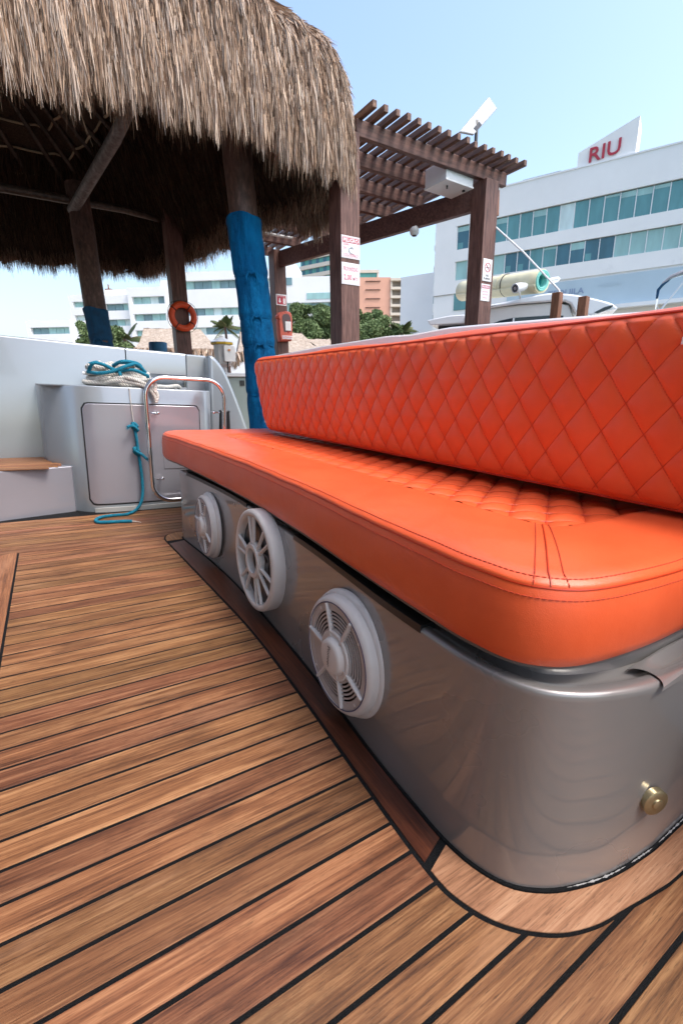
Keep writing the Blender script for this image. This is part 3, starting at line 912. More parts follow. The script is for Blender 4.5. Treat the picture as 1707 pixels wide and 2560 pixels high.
# small tab near the top right
MB().obox((.918, .60 * S, 1.18 * S), (1, 0, 0), (0, 1, 0), (0, 0, 1), .004, .005, .012).build('label_tag', MT['signwhite'], back)

# ------------------------------------------------------------------ hull mouldings
# coaming behind the backrest
mb = MB(); prof_y = np.linspace(-1.0, 3.80 * S, 80)
rows = []
for (x, dz) in ((1.03, -.35), (1.03, -.004), (1.034, .002), (1.045, .004), (1.30, .006), (1.32, -.004), (1.32, -.6)):
    z = np.interp(prof_y / S, [0, .71, 1.07, 1.3, 1.65, 1.9, 2.1, 2.4, 2.8, 3.8], [1.260, 1.289, 1.307, 1.317, 1.330, 1.321, 1.331, 1.328, 1.326, 1.30]) * S
    rows.append(np.stack([np.full(80, x), prof_y, z + dz], -1))
v, q = grid_mesh(np.stack(rows, 1))
o = mesh_obj('coaming', v, None, MT['gel_white'], None, 'B', smooth=True, quads=q, angle=50); o['kind'] = 'structure'
def transom_block():
    mb = MB().box(1.05, 2.2, -1.2, 2.45, -.3, .30)
    return mb
struct('aft_deck', transom_block(), MT['gel'], 'B')

# locker with door, side step and bulwark
lock_pts = np.array([(-.085, 4.86), (-.078, 4.72), (-.04, 4.55), (.04, 4.38), (.13, 4.25), (.22, 4.17), (.32, 4.135), (.5, 4.12), (.8, 4.115), (1.05, 4.12), (1.17, 4.15), (1.235, 4.22), (1.25, 4.35)]) * S
LK = crom(lock_pts, 120)
locker = thing('locker', 'silver moulded locker with a large door under the coiled rope', 'locker', (.35, 2.8, 0), 'B')
prof = [(0, -.01), (0, .01), (.0, 1.010 * S - .006), (.002, 1.010 * S - .002), (.006, 1.010 * S), (.02, 1.010 * S), (.1, 1.008 * S)]
P = np.stack([np.concatenate([offset_line(LK, -o_), np.full((len(LK), 1), z)], 1) for o_, z in prof], 1)
v, q = grid_mesh(P); mesh_obj('body', v, None, MT['gel'], locker, smooth=True, quads=q[:, ::-1], angle=50)
MB().prism([(-.05, 3.2), (-.05, 2.80), (.15, 2.73), (.76, 2.73), (.79, 2.85), (.79, 3.2)][::-1] if False else [(-.05, 2.86), (.10, 2.76), (.2, 2.735), (.76, 2.735), (.79, 2.85), (.79, 3.2), (-.05, 3.2)], 1.0 * S, 1.0088 * S).build('top', MT['gel'], locker)
# door: recess line and slightly proud panel following the front
def front_y(x): return np.interp(x, LK[:, 0], LK[:, 1])
def rrect(x0, x1, z0, z1, r, n=7):
    out = []
    for cx, cz, a0 in ((x1 - r, z0 + r, -90), (x1 - r, z1 - r, 0), (x0 + r, z1 - r, 90), (x0 + r, z0 + r, 180)):
        for k in range(n): an = math.radians(a0 + 90 * k / (n - 1)); out.append((cx + r * math.cos(an), cz + r * math.sin(an)))
    return out
def panel_on_front(x0, x1, z0, z1, r, lift, name, mat, parent, bevel=0.0015, nseg=18):
    """rounded panel that follows the locker front"""
    mb = MB(); xs = np.linspace(x0, x1, nseg)
    top = []; bot = []
    for x in xs:
        dx = min(x - x0, x1 - x); t = 0 if dx > r else r - math.sqrt(max(0, r * r - (r - dx) ** 2))
        top.append(z1 - t); bot.append(z0 + t)
    v = []; f = []
    for x, zt, zb in zip(xs, top, bot):
        y = float(front_y(x)) - lift
        v += [(x, y, zb), (x, y, zt), (x, y + .02, zt), (x, y + .02, zb)]
    for k in range(nseg - 1):
        for j in range(4): f.append((4 * k + j, 4 * k + (j + 1) % 4, 4 * k + 4 + (j + 1) % 4, 4 * k + 4 + j))
    f += [(3, 2, 1, 0), (4 * nseg - 4, 4 * nseg - 3, 4 * nseg - 2, 4 * nseg - 1)]
    mb.add(v, f); return mb.build(name, mat, parent, bevel=bevel, smooth=True, angle=30)
xs_ = lambda a_: a_ * S
panel_on_front(xs_(.207), xs_(1.115), xs_(.055), xs_(.885), .03, .0008, 'door_seal', MT['black'], locker, 0, 40)
panel_on_front(xs_(.215), xs_(1.107), xs_(.066), xs_(.875), .028, .0045, 'door', MT['gel_door'], locker, .003, 40)
MB().box(.79 * S, 1.09 * S, 4.104 * S, 4.115 * S, .34 * S, .50 * S).build('door_recess', MT['gel_door'], locker, bevel=.004, seg=3)
# toe strip
panel_on_front(xs_(.24), xs_(1.1), xs_(-.01), xs_(.035), .004, .012, 'toe_strip', MT['concrete'], locker, 0, 12)

# side step with teak tread
step = thing('side_step', 'low silver step with a teak tread at the left of the locker', 'step', (-.2, 2.8, 0), 'B')
sp_ = [(-2.6, 3.92), (-1.2, 4.02), (-.39, 4.121), (.104, 4.247), (.125, 4.30), (.06, 4.9), (-2.6, 4.9)]
sp_ = [(a_ * S, b_ * S) for a_, b_ in sp_]
MB().prism(sp_, -.01, .372 * S, .004).build('body', MT['gel_door'], step, smooth=True)
for k in range(9):
    y0 = (4.14 + k * .078) * S; y1 = y0 + .072 * S
    xa = .085 * S if k > 1 else (.0 if k == 0 else .06) * S
    if k > 3: xa = (.03 - .01 * (k - 3)) * S
    MB().prism([(-2.5 * S, y0 - .06), (xa - .03, y0 + .004), (xa - .03, y1 + .004), (-2.5 * S, y1 - .06)], .372 * S, .372 * S + .004, .0006).build('plank', MT['teak'], step)
    
# bulwark (inner skin, capping, outer skin)
bul = thing('bulwark', 'high silver bulwark of the boat running behind the locker', 'bulwark', (0, 3.2, .3), 'B')
def skin(x0, x1, yi, zt, zb, name, thick=.11, n=30, zfun=None, mat='gel', yslope=0.0):
    rows = []
    xs = np.linspace(x0, x1, n)
    zt_ = np.array([zfun(x) for x in xs]) if zfun else np.full(n, zt)
    yi_ = yi + yslope * (xs - x0)
    zb_ = np.full(n, zb)
    r = .012
    for dy, z in ((0, zb_), (0, zt_ - r), (.003, zt_ - .004), (r, zt_), (thick - r, zt_ + .003), (thick, zt_ - r), (thick + .05, zb_ - .9)):
        rows.append(np.stack([xs, yi_ + dy, z], -1))
    v, q = grid_mesh(np.stack(rows, 1))
    return mesh_obj(name, v, None, MT[mat], bul, smooth=True, quads=q, angle=50)
zf = lambda x: (1.385 - .02 * np.clip((x / S + .4) / 1.0, -3, 1)) * S + max(0, -(x / S + .3)) * .05
skin(-2.4, .640 * S, 4.84 * S, 0, .2, 'side_panel', zfun=zf)
skin(.650 * S, 1.185 * S, 4.84 * S, 0, 1.150 * S, 'hatch_panel', zfun=lambda x: (1.363 - .012 * (x / S - .65)) * S, thick=.05)
# quarter moulding with the curved fall
qx = np.array([(1.372, 1.357), (1.42, 1.345), (1.47, 1.30), (1.53, 1.22), (1.60, 1.08), (1.68, .88), (1.76, .66), (1.86, .38), (1.95, .1), (1.97, -.1)]) * S
Q = [tuple(p) for p in crom(qx, 30)] + [(1.372 * S, -.1 * S)]
def xz_prism(poly, y0, y1, name, bevel, parent):
    n = len(poly); mb = MB(); mb.add([(x, y0, z) for x, z in poly] + [(x, y1, z) for x, z in poly], [tuple(range(n)), tuple(range(2 * n - 1, n - 1, -1))] + [(i, i + n, (i + 1) % n + n, (i + 1) % n) for i in range(n)])
    return mb.build(name, MT['gel'], parent, bevel=bevel, seg=4, smooth=True, angle=40)
xz_prism(Q, 4.84 * S - .10, 4.84 * S + .12, 'quarter_moulding', .022, bul)
MB().box(1.19 * S, 1.39 * S, 4.84 * S + .002, 4.84 * S + .07, .1, 1.353 * S).build('quarter_panel', MT['gel'], bul, bevel=.010, seg=3)
MB().box(-.04, 1.19 * S, 4.84 * S + .005, 4.84 * S + .02, .3, 1.035 * S).build('hawse_sill', MT['gel'], bul)

# unseen bulkhead and roof slab, added to darken the bench front and deck
shade_wall = thing('shade_bulkhead', 'unseen white bulkhead with dark glass doors, added to shade the bench and deck', 'cabin', (-2.2, .4, 0), 'B')
MB().box(-2.6, -2.1, -2.6, 2.5, -.2, .16).build('sill', MT['gel_white'], shade_wall, bevel=.01)
for y0, y1 in ((-2.6, -1.9), (-.02, .08), (1.9, 2.5)): MB().box(-2.6, -2.12, y0, y1, .165, 2.0).build('jamb', MT['gel_white'], shade_wall, bevel=.01)
for y0, y1 in ((-1.895, -.025), (.085, 1.895)): MB().box(-2.3, -2.26, y0, y1, .17, 1.995).build('door', MT['tint'], shade_wall)
MB().box(-2.6, -2.1, -2.6, 2.5, 2.005, 2.25).build('header', MT['gel_white'], shade_wall, bevel=.01)
MB().box(-2.6, -.3, -2.6, 2.4, 2.26, 2.40).build('shade_slab', MT['gel_white'], shade_wall, bevel=.03, seg=3)
MB().box(-2.59, -1.91, -2.6, 2.7, -.06, -.002).build('threshold', MT['teak_side'], shade_wall)

# stainless handrail loop
rail = thing('handrail', 'polished steel handrail loop standing in front of the locker', 'handrail', (.63, 2.6, .1), 'B')
yr = 4.02 * S
rl = [(x * S, yr, z * S) for x, z in rrect(.672, 1.285, .085, 1.098, .15, 9)]
rl = [(p[0] + (0 if p[2] < .4 else (.012 if p[0] > .6 else -.006)), p[1] + .03 * (p[2] - .4), p[2]) for p in rl]
MB().tube(rl, .0125, 12, closed=True).build('tube', MT['steel'], rail, smooth=True, angle=80)
for x, z in ((.70, .815), (.71, .27), (1.262, .83)):
    sx = 1 if x < 1 else -1
    pts = [(x * S, yr + .005, z * S), (x * S + sx * .018, yr + .012, z * S), (x * S + sx * .03, yr + .02, z * S), (x * S + sx * .03, 4.12 * S, z * S)]
    mb = MB().tube(pts, .004, 8); to = lambda a_, b_, c: (x * S + sx * .033 + a_, yr + .012 + c, z * S + b_)
    mb.lathe([(0, -.010), (.006, -.008), (.0095, 0), (.006, .008), (0, .010)], to, 14)
    mb.build('standoff', MT['steel'], rail, smooth=True)

# cleat with its ropes
cl = thing('mooring_cleat', 'white horn cleat on the locker top half buried in rope', 'cleat', (.33, 2.86, .66), 'B')
cy = 4.42 * S; cz = 1.10 * S
pts = [(.256 * S, cy, cz + .006), (.30 * S, cy, cz + .004), (.4 * S, cy, cz), (.65 * S, cy, cz), (.72 * S, cy, cz + .004), (.775 * S, cy, cz + .004)]
MB().tube(pts, [.008, .010, .012, .012, .010, .008], 12).build('horn', MT['white'], cl, smooth=True)
for x in (.45, .60): MB().tube([(x * S, cy, 1.008 * S), (x * S, cy, cz)], [.016, .012], 12).build('leg', MT['white'], cl, smooth=True)

def twisted(pts, r, turns_per_m=55, strands=3, nside=6, n=None):
    """laid rope: strands wound round a centre line"""
    L = 0; P0 = np.array(pts, float)
    P_ = crom(P0, None); d = np.r_[0, np.cumsum(np.linalg.norm(np.diff(P_, axis=0), axis=1))]; L = d[-1]
    n = n or max(12, int(L / .0045)); s = np.linspace(0, L, n)
    C_ = np.stack([np.interp(s, d, P_[:, k]) for k in range(3)], -1)
    T = np.gradient(C_, axis=0); T /= np.linalg.norm(T, axis=1)[:, None] + 1e-9
    mb = MB(); nrm = np.cross(T[0], [0, 0, 1.0]); nrm = nrm / (np.linalg.norm(nrm) + 1e-9) if np.linalg.norm(nrm) > .1 else np.array([1.0, 0, 0])
    N = []
    for t in T:
        nrm = nrm - t * nrm.dot(t); nrm /= np.linalg.norm(nrm) + 1e-9; N.append(nrm.copy())
    N = np.array(N); B = np.cross(T, N)
    for k in range(strands):
        ph = s * turns_per_m * 2 * PI / 2.2 + 2 * PI * k / strands
        mb.tube(C_ + (N * np.cos(ph)[:, None] + B * np.sin(ph)[:, None]) * r * .60, r * .50, nside)
    return mb
rr = random.Random(4)
wr = thing('mooring_rope', 'thick off-white laid rope wound round the cleat with its end hanging over', 'rope', (.4, 2.87, .66), 'B')
def loop(cx, cy_, z, rx, ry, ph=0, wob=.006, n=12, a0=0, a1=2 * PI):
    return [(cx + rx * math.cos(ph + a0 + (a1 - a0) * k / n), cy_ + ry * math.sin(ph + a0 + (a1 - a0) * k / n) * (1 + .12 * math.sin(2 * k)), z + rr.uniform(-wob, wob)) for k in range(n + 1)]
cc = (.51 * S, 4.42 * S)
for (dx, z, rx, ry, ph) in ((-.01, .670, .15, .085, 0), (.01, .690, .150, .08, .5), (.02, .712, .135, .07, 1.0), (-.005, .722, .14, .06, 2.0), (.03, .674, .165, .095, 3), (.045, .745, .09, .045, .3), (-.06, .752, .08, .045, 1.4), (-.0, .772, .085, .035, 2.2), (-.07, .700, .06, .08, .9), (.02, .735, .14, .05, 4.1)):
    twisted(loop(cc[0] + dx, cc[1], z, rx, ry, ph, .008), .0115).build('coil', MT['rope'], wr, smooth=True, angle=80)
for pts in ([(.40 * S, 4.30 * S, 1.04 * S), (.5 * S, 4.22 * S, 1.06 * S), (.60 * S, 4.16 * S, 1.045 * S), (.68 * S, 4.10 * S, 1.02 * S), (.72 * S, 4.06 * S, .98 * S), (.745 * S, 4.05 * S, .92 * S)],
            [(.45 * S, 4.28 * S, 1.07 * S), (.56 * S, 4.18 * S, 1.085 * S), (.66 * S, 4.12 * S, 1.05 * S), (.735 * S, 4.06 * S, 1.0 * S), (.755 * S, 4.05 * S, .95 * S), (.74 * S, 4.05 * S, .90 * S)],
            [(.58 * S, 4.3 * S, 1.09 * S), (.66 * S, 4.2 * S, 1.07 * S), (.70 * S, 4.12 * S, 1.07 * S), (.73 * S, 4.08 * S, 1.08 * S), (.745 * S, 4.06 * S, 1.04 * S), (.735 * S, 4.05 * S, .98 * S)],
            [(.7 * S, 4.5 * S, 1.03 * S), (.85 * S, 4.5 * S, 1.03 * S), (.95 * S, 4.6 * S, 1.03 * S), (1.1 * S, 4.8 * S, 1.04 * S), (1.2 * S, 5.1 * S, .95 * S)],
            [(.72 * S, 4.55 * S, 1.02 * S), (.9 * S, 4.56 * S, 1.02 * S), (1.0 * S, 4.7 * S, 1.03 * S), (1.12 * S, 4.95 * S, 1.0 * S)]):
    twisted(pts, .0105).build('end', MT['rope'], wr, smooth=True, angle=80)
tr = thing('teal_rope', 'teal cord criss-crossed over the white rope on the cleat', 'rope', (.4, 2.87, .70), 'B')
for pts in ([(.30, 4.38, 1.08), (.33, 4.32, 1.135), (.40, 4.33, 1.13), (.50, 4.33, 1.09), (.62, 4.3, 1.10), (.72, 4.3, 1.065), (.74, 4.36, 1.05)],
            [(.29, 4.40, 1.07), (.36, 4.30, 1.06), (.46, 4.28, 1.08), (.55, 4.28, 1.12), (.64, 4.33, 1.15), (.70, 4.38, 1.12), (.73, 4.4, 1.09)],
            [(.31, 4.42, 1.13), (.38, 4.45, 1.15), (.46, 4.40, 1.12), (.53, 4.30, 1.16), (.62, 4.35, 1.165), (.69, 4.42, 1.15), (.72, 4.45, 1.10)],
            [(.29, 4.45, 1.06), (.34, 4.5, 1.10), (.46, 4.5, 1.14), (.60, 4.5, 1.165), (.70, 4.45, 1.13)],
            [(.50, 4.30, 1.10), (.515, 4.27, 1.06), (.51, 4.28, 1.03)]):
    twisted([(x * S, (y - .03) * S, (z + .05) * S) for x, y, z in pts], .0095, 90, 3, 5).build('strand', MT['rope_t'], tr, smooth=True, angle=80)
hr = thing('hanging_cord', 'knotted teal cord hanging down the locker door and curling on the teak', 'rope', (.4, 2.66, 0), 'B')
MB().tube([(.555 * S, 4.2 * S, 1.012 * S), (.556 * S, 4.105 * S, 1.0 * S), (.562 * S, 4.10 * S, .85 * S), (.572 * S, 4.095 * S, .70 * S)], .0022, 6).build('line', MT['rope'], hr, smooth=True)
cord = [(.572, 4.085, .70), (.580, 4.08, .62), (.588, 4.08, .5), (.598, 4.08, .38), (.603, 4.075, .25), (.598, 4.06, .15), (.57, 4.02, .07), (.52, 3.98, .025), (.45, 3.93, .014), (.36, 3.93, .014),
        (.27, 3.91, .014), (.222, 3.84, .014), (.232, 3.765, .014), (.29, 3.74, .014), (.38, 3.72, .014), (.455, 3.70, .014)]
twisted([(x * S, y * S, z * S) for x, y, z in cord], .0085, 90, 3, 5).build('cord', MT['rope_t'], hr, smooth=True, angle=80)
MB().tube([(.455 * S, 3.70 * S, .014 * S), (.49 * S, 3.68 * S, .012 * S), (.515 * S, 3.66 * S, .006 * S)], [.003, .002, .0012], 5).build('core', MT['rope'], hr, smooth=True)
for zc_, nm in ((.50, 'knot'), (.70, 'knot')):
    pts = [((.575 + .02 * math.cos(k * 1.3)) * S, (4.07 + .012 * math.sin(k * 1.3)) * S, (zc_ + .03 * math.sin(k * .9)) * S) for k in range(9)]
    twisted(pts, .0085, 90, 3, 5).build(nm, MT['rope_t'], hr, smooth=True, angle=80)
    e0 = (.57 * S, 4.06 * S, zc_ * S); 
    e1 = (.645 * S, 4.04 * S, (zc_ - .06) * S) if zc_ < .6 else (.515 * S, 4.04 * S, (zc_ + .0) * S)
    mb = twisted([e0, tuple((np.array(e0) + np.array(e1)) / 2 + np.array([0, 0, .006])), e1], .008, 90, 3, 5)
    for k in range(26):   # frayed tip
        dlt = np.array([rr.uniform(-.012, .014), rr.uniform(-.01, .004), rr.uniform(-.022, .008)])
        mb.tube([e1, tuple(np.array(e1) + dlt)], [.0012, .0004], 3, cap=False)
    mb.build('frayed_end', MT['rope_t'], hr, smooth=True, angle=80)
# winch drum behind the rail
mb = MB().lathe([(0, -.06), (.032, -.06), (.034, -.05), (.030, .05), (.034, .06), (.03, .066), (0, .066)], lambda a_, b_, c: (1.375 * S + a_, 4.25 * S + b_, .74 * S + c), 24)
o = mb.build('mooring_bollard', MT['black'], None, 'B', smooth=True, base=(1.375 * S, 4.25 * S, .65 * S)); tag(o, 'short black bollard beside the right leg of the handrail', 'bollard')

# ================================================================== QUAY (level frame, z relative to the eye)
def leafy(centres, n_each, size, seed, flat=.6, thick=1.0):
    """many small leaf quads round clump centres (x, y, z, r)"""
    r_ = np.random.default_rng(seed); V = []; T = []
    for (x, y, z, r) in centres:
        d = r_.normal(size=(n_each, 3)); d /= np.linalg.norm(d, axis=1)[:, None]
        rad = r * r_.uniform(.1, 1.35, (n_each, 1)) ** .6
        c = np.array([x, y, z]) + d * rad * np.array([1, 1, flat])
        a_ = r_.normal(size=(n_each, 3)); a_ /= np.linalg.norm(a_, axis=1)[:, None]
        b_ = np.cross(a_, r_.normal(size=(n_each, 3))); b_ /= np.linalg.norm(b_, axis=1)[:, None]
        s_ = size * r_.uniform(.6, 1.3, (n_each, 1))
        q = np.stack([c - a_ * s_ , c + b_ * s_ * .42, c + a_ * s_, c - b_ * s_ * .42], 1)
        V.append(q.reshape(-1, 3)); T.append(np.repeat(r_.beta(2, 2.4, n_each), 4))
    V = np.concatenate(V); T = np.concatenate(T)
    return V, np.arange(len(V)).reshape(-1, 4), T
def tone_obj(name, V, Q, T, mat, parent=None, frame='L', base=None):
    o = mesh_obj(name, V, None, mat, parent, frame, base, quads=Q)
    at = o.data.attributes.new('tone', 'FLOAT', 'POINT'); at.data.foreach_set('value', np.asarray(T, dtype=np.float32))
    return o

# ------------------------------------------------------------------ palapa (large thatched roof on palm logs)
pal = thing('palapa', 'large palm-thatched roof on palm logs hanging over the quay at the upper left', 'thatched roof', (-.6, 6.4, -.77))
out_pts = np.array([(-4.2, 3.95), (-2.5, 3.92), (-1.0, 3.90), (.3, 3.86), (1.3, 3.78), (2.0, 3.70), (2.38, 3.71), (2.60, 3.83), (2.70, 4.10), (2.67, 4.6), (2.56, 5.4),
                    (2.42, 6.3), (2.28, 7.2), (2.10, 8.0), (1.98, 8.5), (1.80, 8.80), (1.4, 8.95), (.4, 8.98), (-1.0, 9.1), (-2.8, 9.2), (-4.2, 9.2), (-4.5, 8.8), (-4.6, 6.5), (-4.5, 4.3)])
OUT = crom(out_pts, 601, closed=True)[:-1]
APEX = np.array([-.9, 6.4, 5.2])
zbot = 1.93 + .07 * np.clip((5.2 - OUT[:, 1]) / 1.2, 0, 1) + .03 * np.sin(np.arange(len(OUT)) * .31) + .025 * np.sin(np.arange(len(OUT)) * .83 + 1) - .05 + .05 * np.sin(OUT[:, 0] * 1.4) - .24 * np.exp(-((OUT[:, 0] - 2.6) ** 2 + (OUT[:, 1] - 4.2) ** 2) / .5) + .05 * np.clip(-OUT[:, 0] - .2, 0, 1)
inw = APEX[:2] - OUT; inw /= np.linalg.norm(inw, axis=1)[:, None]
# inward direction from local normal for a rounded look
tt = np.roll(OUT, -1, 0) - np.roll(OUT, 1, 0); tt /= np.linalg.norm(tt, axis=1)[:, None]; nin = np.stack([-tt[:, 1], tt[:, 0]], -1)
def roof_pt(i, h):
    """outer surface; i = fractional index arrays, h in 0..1.6"""
    i0 = np.floor(i).astype(int) % len(OUT); i1 = (i0 + 1) % len(OUT); f_ = (i - np.floor(i))[:, None]
    E = OUT[i0] * (1 - f_) + OUT[i1] * f_; zb = zbot[i0] * (1 - f_[:, 0]) + zbot[i1] * f_[:, 0]; nn_ = nin[i0] * (1 - f_) + nin[i1] * f_
    base2 = E + nn_ * (.015 + .0 * h[:, None])
    # vertical nose of .55 m, then rounding over, then slope to the apex
    s1 = np.clip(h / .55, 0, 1)
    p = np.concatenate([base2 + nn_ * (.05 * s1 ** 3)[:, None], (zb + .55 * s1)[:, None]], 1)
    s2 = np.clip((h - .55) / .45, 0, 1)
    ang = s2 * math.radians(48)
    R = .5
    p[:, :2] += nn_ * (R * (1 - np.cos(ang)))[:, None]; p[:, 2] += R * np.sin(ang)
    s3 = np.clip((h - 1.0) / 3.0, 0, 1)[:, None]
    p = p * (1 - s3) + APEX * s3
    return p
# solid thatch body (outer and inner skins)
hs_ = np.array([0.06, .2, .35, .55, .65, .75, .85, .95, 1.0, 1.5, 2.2, 3.0, 3.6, 4.0])
I = np.arange(0, 600, 4).astype(float)
rows = [roof_pt(I, np.full(len(I), h)) - np.concatenate([nin[(I.astype(int)) % len(OUT)] * -.03, np.full((len(I), 1), .02)], 1) for h in hs_]
G = np.stack(rows + [], 0); G = np.concatenate([G, G[:, :1]], 1)
v, q = grid_mesh(G); mesh_obj('thatch_body', v, None, MT['thatch'], pal, smooth=True, quads=q)
INN = OUT + nin * .30
inner = [np.concatenate([OUT + nin * .06, (zbot + .08)[:, None]], 1), np.concatenate([INN, (zbot + .10)[:, None]], 1)]
for f_ in (.33, .66, .97):
    inner.append(np.concatenate([INN * (1 - f_) + APEX[:2] * f_, ((zbot + .25) * (1 - f_) + (APEX[2] - .35) * f_)[:, None]], 1))
G = np.stack(inner, 0)[:, ::4]; G = np.concatenate([G, G[:, :1]], 1)
v, q = grid_mesh(G); mesh_obj('thatch_underside', v, None, MT['thatch_shaded'], pal, smooth=True, quads=q[:, ::-1])

def strands(root, direc, length, width, tone, curl):
    """tapered three-point blades"""
    n = len(root); up_ = np.array([0, 0, 1.0])
    r_ = rng.normal(size=(n, 3)); side = np.cross(direc, r_); side /= np.linalg.norm(side, axis=1)[:, None] + 1e-9
    mid = root + direc * (length * .55)[:, None] + curl * .3; tip = root + direc * length[:, None] + curl
    w_ = width[:, None]
    V = np.stack([root - side * w_ * .5, root + side * w_ * .5, mid + side * w_ * .5, mid - side * w_ * .5, tip + side * w_ * .12, tip - side * w_ * .12], 1).reshape(-1, 3)
    b0 = np.arange(n)[:, None] * 6
    Q = np.concatenate([b0 + np.array([[0, 1, 2, 3]]), b0 + np.array([[3, 2, 4, 5]])], 0)
    return V, Q, np.repeat(tone, 6)

def idx_near(x0, x1, y0, y1):
    k = np.where((OUT[:, 0] > x0) & (OUT[:, 0] < x1) & (OUT[:, 1] > y0) & (OUT[:, 1] < y1))[0]; return k.min(), k.max()
def clump(i, seed=0):
    return .5 + .5 * np.sin(i * .93 + seed) * np.sin(i * .41 + 2.1 * seed + 1)
def thatch_layer(i0, i1, n, h0, h1, lmin, lmax, w_, spread=.05, out_=.03):
    i = rng.uniform(i0, i1, n); h = h0 + (h1 - h0) * rng.uniform(0, 1, n)
    p = roof_pt(i, h); p2 = roof_pt(i, np.maximum(h - .08, 0.0)); d = p2 - p
    low = h < .1; d[low] = np.array([0, 0, -1.0]); d /= np.linalg.norm(d, axis=1)[:, None] + 1e-9
    k = (i.astype(int)) % len(OUT); nrm = np.concatenate([-nin[k], np.full((n, 1), .35)], 1)
    cl = clump(i, 1.0); cl2 = clump(i * 2.7 + h * 9, 2.0)
    p = p + nrm * (rng.uniform(-.02, out_, n) + .03 * cl2)[:, None]
    d = d + rng.normal(size=(n, 3)) * .055 + nrm * rng.uniform(-.02, .05, n)[:, None]
    d /= np.linalg.norm(d, axis=1)[:, None]
    L_ = rng.uniform(lmin, lmax, n) * (.75 + .5 * cl2)
    tone = np.clip(rng.beta(3, 2.2, n) + .30 * (cl2 - .5) , 0, 1)
    curl = rng.normal(size=(n, 3)) * .007
    return strands(p, d, L_, w_ * rng.uniform(.55, 1.4, n), tone, curl)
parts_ = []
# seen front and right sides dense, the rest thinner
f0, f1 = idx_near(-1.2, 2.9, 3.5, 4.7)
parts_.append(thatch_layer(f0 - 4, f1 + 6, 90000, .10, 1.9, .08, .19, .0072, out_=.035))
parts_.append(thatch_layer(f0 - 4, f1 + 6, 30000, .0, .42, .08, .24, .0062))
r0, r1 = idx_near(1.2, 2.9, 4.7, 9.0)
parts_.append(thatch_layer(r0, r1, 16000, .12, 1.8, .12, .26, .009))
parts_.append(thatch_layer(f1 + 6, 598 + f0, 9000, .3, 2.6, .25, .4, .02))
parts_.append(thatch_layer(f0 - 4, f1 + 6, 7000, 1.7, 3.6, .2, .4, .02))
V = np.concatenate([p[0] for p in parts_]); T = np.concatenate([p[2] for p in parts_])
o_ = 0; Q = []
for p in parts_: Q.append(p[1] + o_); o_ += len(p[0])
o = tone_obj('thatch_straw', V, np.concatenate(Q), T, MT['straw'], pal); o['kind'] = 'stuff'
# hanging fringe through the thickness of the eave, inner-side shade put into the strand tone
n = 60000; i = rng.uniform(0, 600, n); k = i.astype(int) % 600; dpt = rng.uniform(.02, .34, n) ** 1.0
cl = clump(i * 1.3, 3.0)
root = np.concatenate([OUT[k] + nin[k] * dpt[:, None], (zbot[k] + .20 + rng.uniform(-.05, .05, n))[:, None]], 1)
d = np.tile([0, 0, -1.0], (n, 1)) + rng.normal(size=(n, 3)) * .12 + np.concatenate([nin[k] * .10, np.zeros((n, 1))], 1); d /= np.linalg.norm(d, axis=1)[:, None]
L_ = rng.uniform(.10, .30, n) * (.7 + .6 * cl)
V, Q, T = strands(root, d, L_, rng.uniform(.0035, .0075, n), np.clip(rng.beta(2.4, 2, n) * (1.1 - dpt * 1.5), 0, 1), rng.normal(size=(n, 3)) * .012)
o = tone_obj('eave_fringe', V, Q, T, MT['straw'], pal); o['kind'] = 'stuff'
# shaggy underside close to the eave on the right and far side
n = 40000; i = rng.uniform(r0 - 40, 430, n); k = i.astype(int) % 600; f_ = rng.uniform(0, .34, n)[:, None]
root = np.concatenate([INN[k] * (1 - f_) + APEX[:2] * f_, ((zbot[k] + .22)[:, None] * (1 - f_) + (APEX[2] - .38) * f_)], 1)
d = np.tile([0, 0, -1.0], (n, 1)) + rng.normal(size=(n, 3)) * .15 + np.concatenate([-nin[k] * .4, np.zeros((n, 1))], 1); d /= np.linalg.norm(d, axis=1)[:, None]
V, Q, T = strands(root, d, rng.uniform(.18, .42, n), rng.uniform(.006, .013, n), rng.beta(1.4, 3.4, n), rng.normal(size=(n, 3)) * .01)
o = tone_obj('underside_straw', V, Q, T, MT['straw_shaded'], pal); o['kind'] = 'stuff'

# poles of the frame
def under(x, y, f_extra=0):
    return None
def eave_in(i): return np.array([INN[i % 600, 0], INN[i % 600, 1], zbot[i % 600] + .22])
ap = APEX - np.array([0, 0, .5])
def near_i(x, y): return int(np.argmin((OUT[:, 0] - x) ** 2 + (OUT[:, 1] - y) ** 2))
pb = np.array([.66, 6.57, 2.12])
# ring beams on the posts
for a_, b_, r in (((-3.4, 6.7, 2.10), (.70, 6.57, 2.12), .045), ((.70, 6.57, 2.12), (1.75, 7.1, 2.25), .04)):
    MB().tube([a_, tuple((np.array(a_) + np.array(b_)) / 2 + np.array([0, 0, .02])), b_], r, 10).build('ring_pole', MT['rafter'], pal, smooth=True)
MB().tube([(.62, 6.6, 2.02), (.95, 5.4, 2.33), (1.10, 4.75, 2.52)], [.055, .06, .05], 12).build('brace_pole', MT['hip'], pal, smooth=True)
for i in list(range(8, 600, 14)):
    e_ = eave_in(i); a_ = e_ * .98 + ap * .02 - np.array([0, 0, .03]); b_ = e_ * .12 + ap * .88
    MB().tube([a_, (a_ + b_) / 2 + rng.normal(size=3) * .02, b_], [.028, .03, .022], 7).build('rafter', MT['rafter'], pal, smooth=True)
for f_ in (.10, .18, .26, .34, .42, .50, .58, .66):
    pts = [eave_in(i) * (1 - f_) + ap * f_ + np.array([0, 0, .02]) for i in range(0, 600, 6)]
    MB().tube(pts, .013, 6, closed=True).build('lath', MT['lath'], pal, smooth=True)
